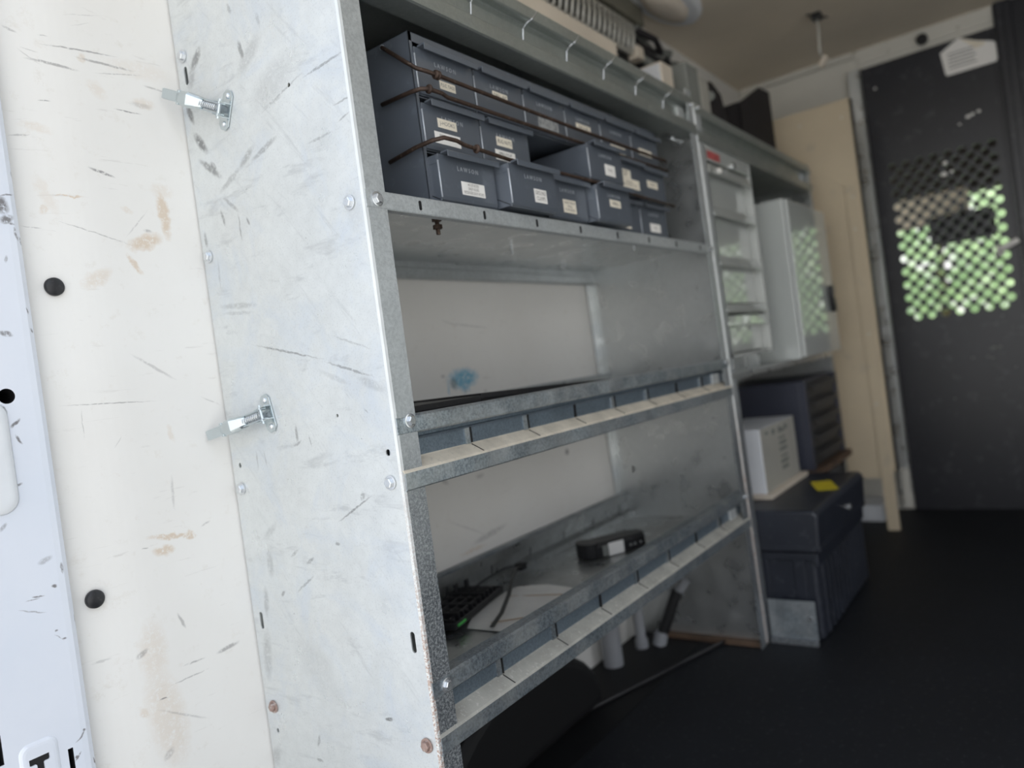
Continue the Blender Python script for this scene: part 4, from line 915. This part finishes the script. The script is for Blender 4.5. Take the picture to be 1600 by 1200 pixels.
t = thing('wall_cabinet', 'white enamelled cabinet with a black handle on the middle shelf of the second unit', 'cabinet', (2.16, 0.69, 0.584))
MB().box(1.975, 2.365, 0.530, 0.845, 0.5842, 0.998).build('cabinet_body', 'white_cab', t, bevel=0.003)
d = MB().box(1.978, 2.362, 0.520, 0.529, 0.588, 0.995).build('door', 'white_cab', t, bevel=0.003)
MB().box(1.978, 2.010, 0.5185, 0.520, 0.590, 0.993).build('stile', 'white_cab', d, bevel=0.0005)
b = MB(); b.prism([(2.286, 0.775), (2.306, 0.775), (2.310, 0.758), (2.300, 0.745), (2.312, 0.732), (2.314, 0.705), (2.300, 0.700), (2.292, 0.725), (2.286, 0.750)], 0.506, 0.520, axis=1)
b.build('handle', 'black', d, bevel=0.001)

# ================================================================== LOWER BAY OF THE SECOND UNIT
t = thing('louvred_drawer_cabinet', 'navy blue cabinet with dark slanted drawers under the second unit', 'cabinet', (2.24, 0.70, 0.28))
MB().box(2.070, 2.435, 0.575, 0.84, 0.2802, 0.522).build('cabinet_body', 'navy', t, bevel=0.002)
MB().box(2.070, 2.095, 0.560, 0.575, 0.2802, 0.522).build('front_stile', 'navy', t, bevel=0.001)
MB().box(2.410, 2.435, 0.560, 0.575, 0.2802, 0.522).build('front_stile', 'navy', t, bevel=0.001)
for k in range(5):
    z0 = 0.2840 + k * 0.0465
    d = MB().box(2.097, 2.408, 0.566, 0.5745, z0, z0 + 0.044).build('drawer', 'dark_drawer', t, bevel=0.001)
    MB().prism([(0.566, z0 + 0.040), (0.550, z0 + 0.036), (0.548, z0 + 0.024), (0.551, z0 + 0.024), (0.553, z0 + 0.032), (0.566, z0 + 0.036)], 2.125, 2.38).build('pull', 'dark_drawer', d, bevel=0.0005)
t = thing('toolbox', 'large black moulded plastic toolbox with ribbed sides and a yellow sticker on its lid', 'toolbox', (1.83, 0.62, 0.0))
TX0, TX1, TY0, TY1 = 1.604, 2.045, 0.456, 0.800
b = MB(); b.box(TX0, TX1, TY0, TY1, 0.0005, 0.190); b.build('chest', 'tool', t, bevel=0.008)
b = MB()
for k in range(11):
    x = TX0 + 0.030 + k * 0.038
    b.box(x, x + 0.016, TY0 - 0.006, TY0 + 0.002, 0.01, 0.160)
for y in (0.480, 0.555, 0.68, 0.755): b.box(TX0 - 0.005, TX0 + 0.002, y, y + 0.022, 0.01, 0.172)
b.box(TX0 - 0.007, TX1, TY0 - 0.008, TY0 + 0.002, 0.160, 0.188); b.box(TX0 - 0.006, TX0 + 0.002, TY0, TY1, 0.172, 0.188)
b.build('ribs', 'tool', t, bevel=0.002)
b = MB()
b.prism([(TY0 - 0.014, 0.192), (TY0 - 0.016, 0.236), (TY0 - 0.018, 0.268), (TY0 - 0.010, 0.279), (TY1 - 0.02, 0.280), (TY1 + 0.006, 0.262), (TY1 + 0.006, 0.192)], TX0 - 0.010, TX1 + 0.008)
lid = b.build('lid', 'tool', t, bevel=0.006)
b = MB(); b.box(TX0 - 0.011, TX1, TY0 - 0.016, TY1, 0.192, 0.204); b.build('lid_rim', 'tool', lid, bevel=0.002)
MB().cyl((1.865, TY0 - 0.014, 0.228), (1.865, TY0 - 0.022, 0.228), 0.0080, 18).build('lock', 'bolt', t)
A = Matrix.Translation((1.862, 0.487, 0.2803)) @ Matrix.Rotation(math.radians(22), 4, 'Z')
ys = MB().box(-0.058, 0.058, -0.024, 0.024, 0.0, 0.0006, M=A).build('sticker', 'yellow', t)
ys['label'] = 'yellow warning sticker'
t = thing('carton', 'white carton with grey printed side standing on the toolbox lid', 'carton', (1.80, 0.63, 0.282))
MB().box(1.712, 1.985, 0.575, 0.700, 0.2915, 0.442).build('carton_body', 'carton', t, bevel=0.002)
MB().box(1.700, 2.005, 0.560, 0.715, 0.2805, 0.2915).build('carton_tray', 'beige_box', t, bevel=0.002)
MB().box(1.7135, 1.984, 0.5742, 0.575, 0.293, 0.441).build('printed_side', 'mesh', t)
b = MB(); random.seed(3)
for k in range(7):
    z = 0.325 + 0.015 * k
    b.box(1.845 - 0.004 * (k % 2), 1.895 + 0.012 * random.random(), 0.5736, 0.5741, z, z + 0.009 - 0.004 * (k % 3 == 2))
for k in range(4): b.box(1.745 + 0.05 * k, 1.77 + 0.05 * k, 0.5736, 0.5741, 0.424 - 0.006 * (k % 2), 0.430)
b.build('printed_words', 'grey_box', t)

# ================================================================== UNDER THE FIRST UNIT
b = MB(); prof = []
for k in range(15):
    a = math.pi * k / 14; prof.append((0.97 + 0.24 * math.cos(a), 0.155 * math.sin(a)))
b.prism(prof, 0.760, 0.862, axis=1)
tag(b.build('wheel_arch', 'wheel_arch', bevel=0.02, seg=3), 'dark rounded wheel arch hump on the floor under the bottom tray', 'wheel arch')
t = thing('drain_pipe', 'upright pale plastic pipe under the bottom tray', 'pipe', (1.47, 0.80, 0.0), 'pale plastic pipes under the bottom tray')
MB().cyl((1.465, 0.815, 0.0), (1.462, 0.815, 0.225), 0.0115, 18).build('pipe', 'pvc', t, smooth=False)
MB().cyl((1.465, 0.815, 0.001), (1.465, 0.815, 0.020), 0.0145, 18).build('collar', 'pvc', t)
t = thing('drain_pipe', 'wide pale plastic pipe beside the wheel arch under the bottom tray', 'pipe', (1.36, 0.83, 0.0), 'pale plastic pipes under the bottom tray')
MB().cyl((1.36, 0.83, 0.0), (1.36, 0.83, 0.225), 0.021, 20).build('pipe', 'pvc', t)
t = thing('angled_pipe', 'leaning dark pipe with pale ends against the far panel under the bottom tray', 'pipe', (1.50, 0.76, 0.0))
MB().tube([(1.492, 0.780, 0.016), (1.500, 0.760, 0.060), (1.512, 0.735, 0.120)], 0.0125, 16).build('pipe', 'black', t)
MB().tube([(1.488, 0.784, 0.001), (1.494, 0.777, 0.030)], 0.0150, 16).build('end_collar', 'pvc', t)
MB().tube([(1.514, 0.733, 0.118), (1.520, 0.715, 0.142)], 0.0105, 16).build('upper_end', 'pvc', t)
tag(MB().tube([(1.150, 0.775, 0.0045), (1.572, 0.640, 0.0045)], 0.0040, 10).build('floor_rod', 'black', smooth=True), 'thin dark rod lying on the black floor under the shelving', 'rod')
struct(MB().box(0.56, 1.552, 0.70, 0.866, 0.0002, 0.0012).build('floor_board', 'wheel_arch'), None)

# ================================================================== CAB AND OUTSIDE
t = thing('driver_cab', 'dark van cab seen through the perforated door', 'cab', (3.6, 0.0, 0.0))
b = MB(); b.box(2.875, 4.15, -0.86, 0.92, 1.40, 1.44); b.box(3.95, 4.05, -0.86, 0.92, 1.185, 1.40); b.build('headliner', 'cab_dark', t)
b = MB(); b.box(3.80, 4.35, -0.86, 0.92, 0.0, 0.60); b.box(2.875, 4.35, -0.86, 0.92, -0.02, 0.0); b.build('dashboard', 'cab_dark', t, bevel=0.03)
b = MB(); b.box(2.875, 4.35, 0.92, 0.95, 0.0, 0.62); b.box(2.875, 3.10, 0.92, 0.95, 0.62, 1.44); b.box(2.875, 4.35, -0.90, -0.87, 0.0, 0.62); b.box(2.875, 3.10, -0.90, -0.87, 0.62, 1.44)
b.build('cab_sides', 'cab_dark', t)
b = MB(); b.box(3.90, 3.93, 0.26, 0.66, 1.06, 1.20); b.build('sun_visor', 'cab_cream', t, bevel=0.008)
b = MB(); b.box(3.86, 3.89, 0.17, 0.42, 0.96, 1.085); b.cyl((3.88, 0.29, 1.07), (3.93, 0.29, 1.19), 0.008, 8); b.build('mirror', 'black', t, bevel=0.01)
b = MB(); b.loft([[(4.34, -0.86, 0.60), (4.34, 0.92, 0.60), (4.344, 0.92, 0.60), (4.344, -0.86, 0.60)], [(4.05, -0.86, 1.19), (4.05, 0.92, 1.19), (4.054, 0.92, 1.19), (4.054, -0.86, 1.19)]])
b.build('windscreen', 'glass', t)
b = MB(); b.box(4.36, 5.10, -0.85, 0.90, 0.10, 0.50); b.build('bonnet', 'van_white', t, bevel=0.06, seg=3)
b = MB(); b.box(3.20, 3.32, 0.62, 0.90, 0.30, 1.05); b.box(3.20, 3.75, 0.50, 0.90, 0.20, 0.36); b.build('seat', 'cab_dark', t, bevel=0.03)
# van outer shell keeps daylight out from the sides
struct(MB().box(0.35, 4.15, -0.96, 0.98, 1.625, 1.65).build('roof', 'van_white'))
struct(MB().box(0.35, XB + 0.03, 0.935, 0.965, -0.3, 1.62).build('wall_outer', 'van_white'))

struct(MB().box(-30, 60, -40, 40, -0.62, -0.60).build('ground', 'concrete'), 'pale concrete ground outside the van')
struct(MB().box(6.5, 60, -40, 40, -0.60, -0.57).build('ground_grass', 'grass'))

def foliage(name, label, cat, cx, cy, cz, rx, ry, rz, n, leaf, group, trunk=True):
    t = thing(name, label, cat, (cx, cy, -0.57), group)
    bm = bmesh.new()
    for k in range(n):
        while True:
            p = Vector((random.uniform(-1, 1), random.uniform(-1, 1), random.uniform(-1, 1)))
            if 0.35 < p.length < 1: break
        c = Vector((cx + p.x * rx, cy + p.y * ry, cz + p.z * rz))
        a = Vector((random.gauss(0, 1), random.gauss(0, 1), random.gauss(0, 1))).normalized()
        d = a.orthogonal().normalized(); e = a.cross(d)
        s = leaf * random.uniform(0.6, 1.3)
        vs = [bm.verts.new(c + d * s), bm.verts.new(c + e * s * 0.45), bm.verts.new(c - d * s), bm.verts.new(c - e * s * 0.45)]
        bm.faces.new(vs)
    me = bpy.data.meshes.new('foliage'); bm.to_mesh(me); bm.free(); me.materials.append(MAT['leaf'])
    o = bpy.data.objects.new('foliage', me); C.objects.link(o); o.parent = t; o.matrix_parent_inverse = Matrix.Translation(-t.location)
    MB().tube([(cx, cy, -0.57), (cx + 0.05, cy + 0.04, cz * 0.5), (cx, cy, cz)], [0.10, 0.08, 0.04], 8).build('trunk', 'wood', t)
ml = MAT['leaf'].node_tree; pb = ml.nodes['Principled BSDF']
tr = ml.nodes.new('ShaderNodeBsdfTranslucent'); ad = ml.nodes.new('ShaderNodeMixShader'); ou = [q for q in ml.nodes if q.type == 'OUTPUT_MATERIAL'][0]
tr.inputs[0].default_value = (0.66, 0.82, 0.52, 1); ad.inputs[0].default_value = 0.45
ml.links.new(pb.outputs[0], ad.inputs[1]); ml.links.new(tr.outputs[0], ad.inputs[2]); ml.links.new(ad.outputs[0], ou.inputs[0])
foliage('leafy_tree', 'green leafy tree outside seen through the left half of the perforated window', 'tree', 9.5, 2.6, 1.5, 1.5, 1.7, 1.9, 3600, 0.10, 'green trees outside the van')
foliage('leafy_tree', 'green leafy tree outside seen through the right half of the perforated window', 'tree', 9.0, -0.7, 1.2, 1.5, 1.5, 1.7, 3200, 0.10, 'green trees outside the van')
foliage('leafy_tree', 'green leafy tree outside further off seen through the perforated window', 'tree', 14.0, 1.4, 2.2, 2.4, 4.2, 2.8, 4800, 0.15, 'green trees outside the van')
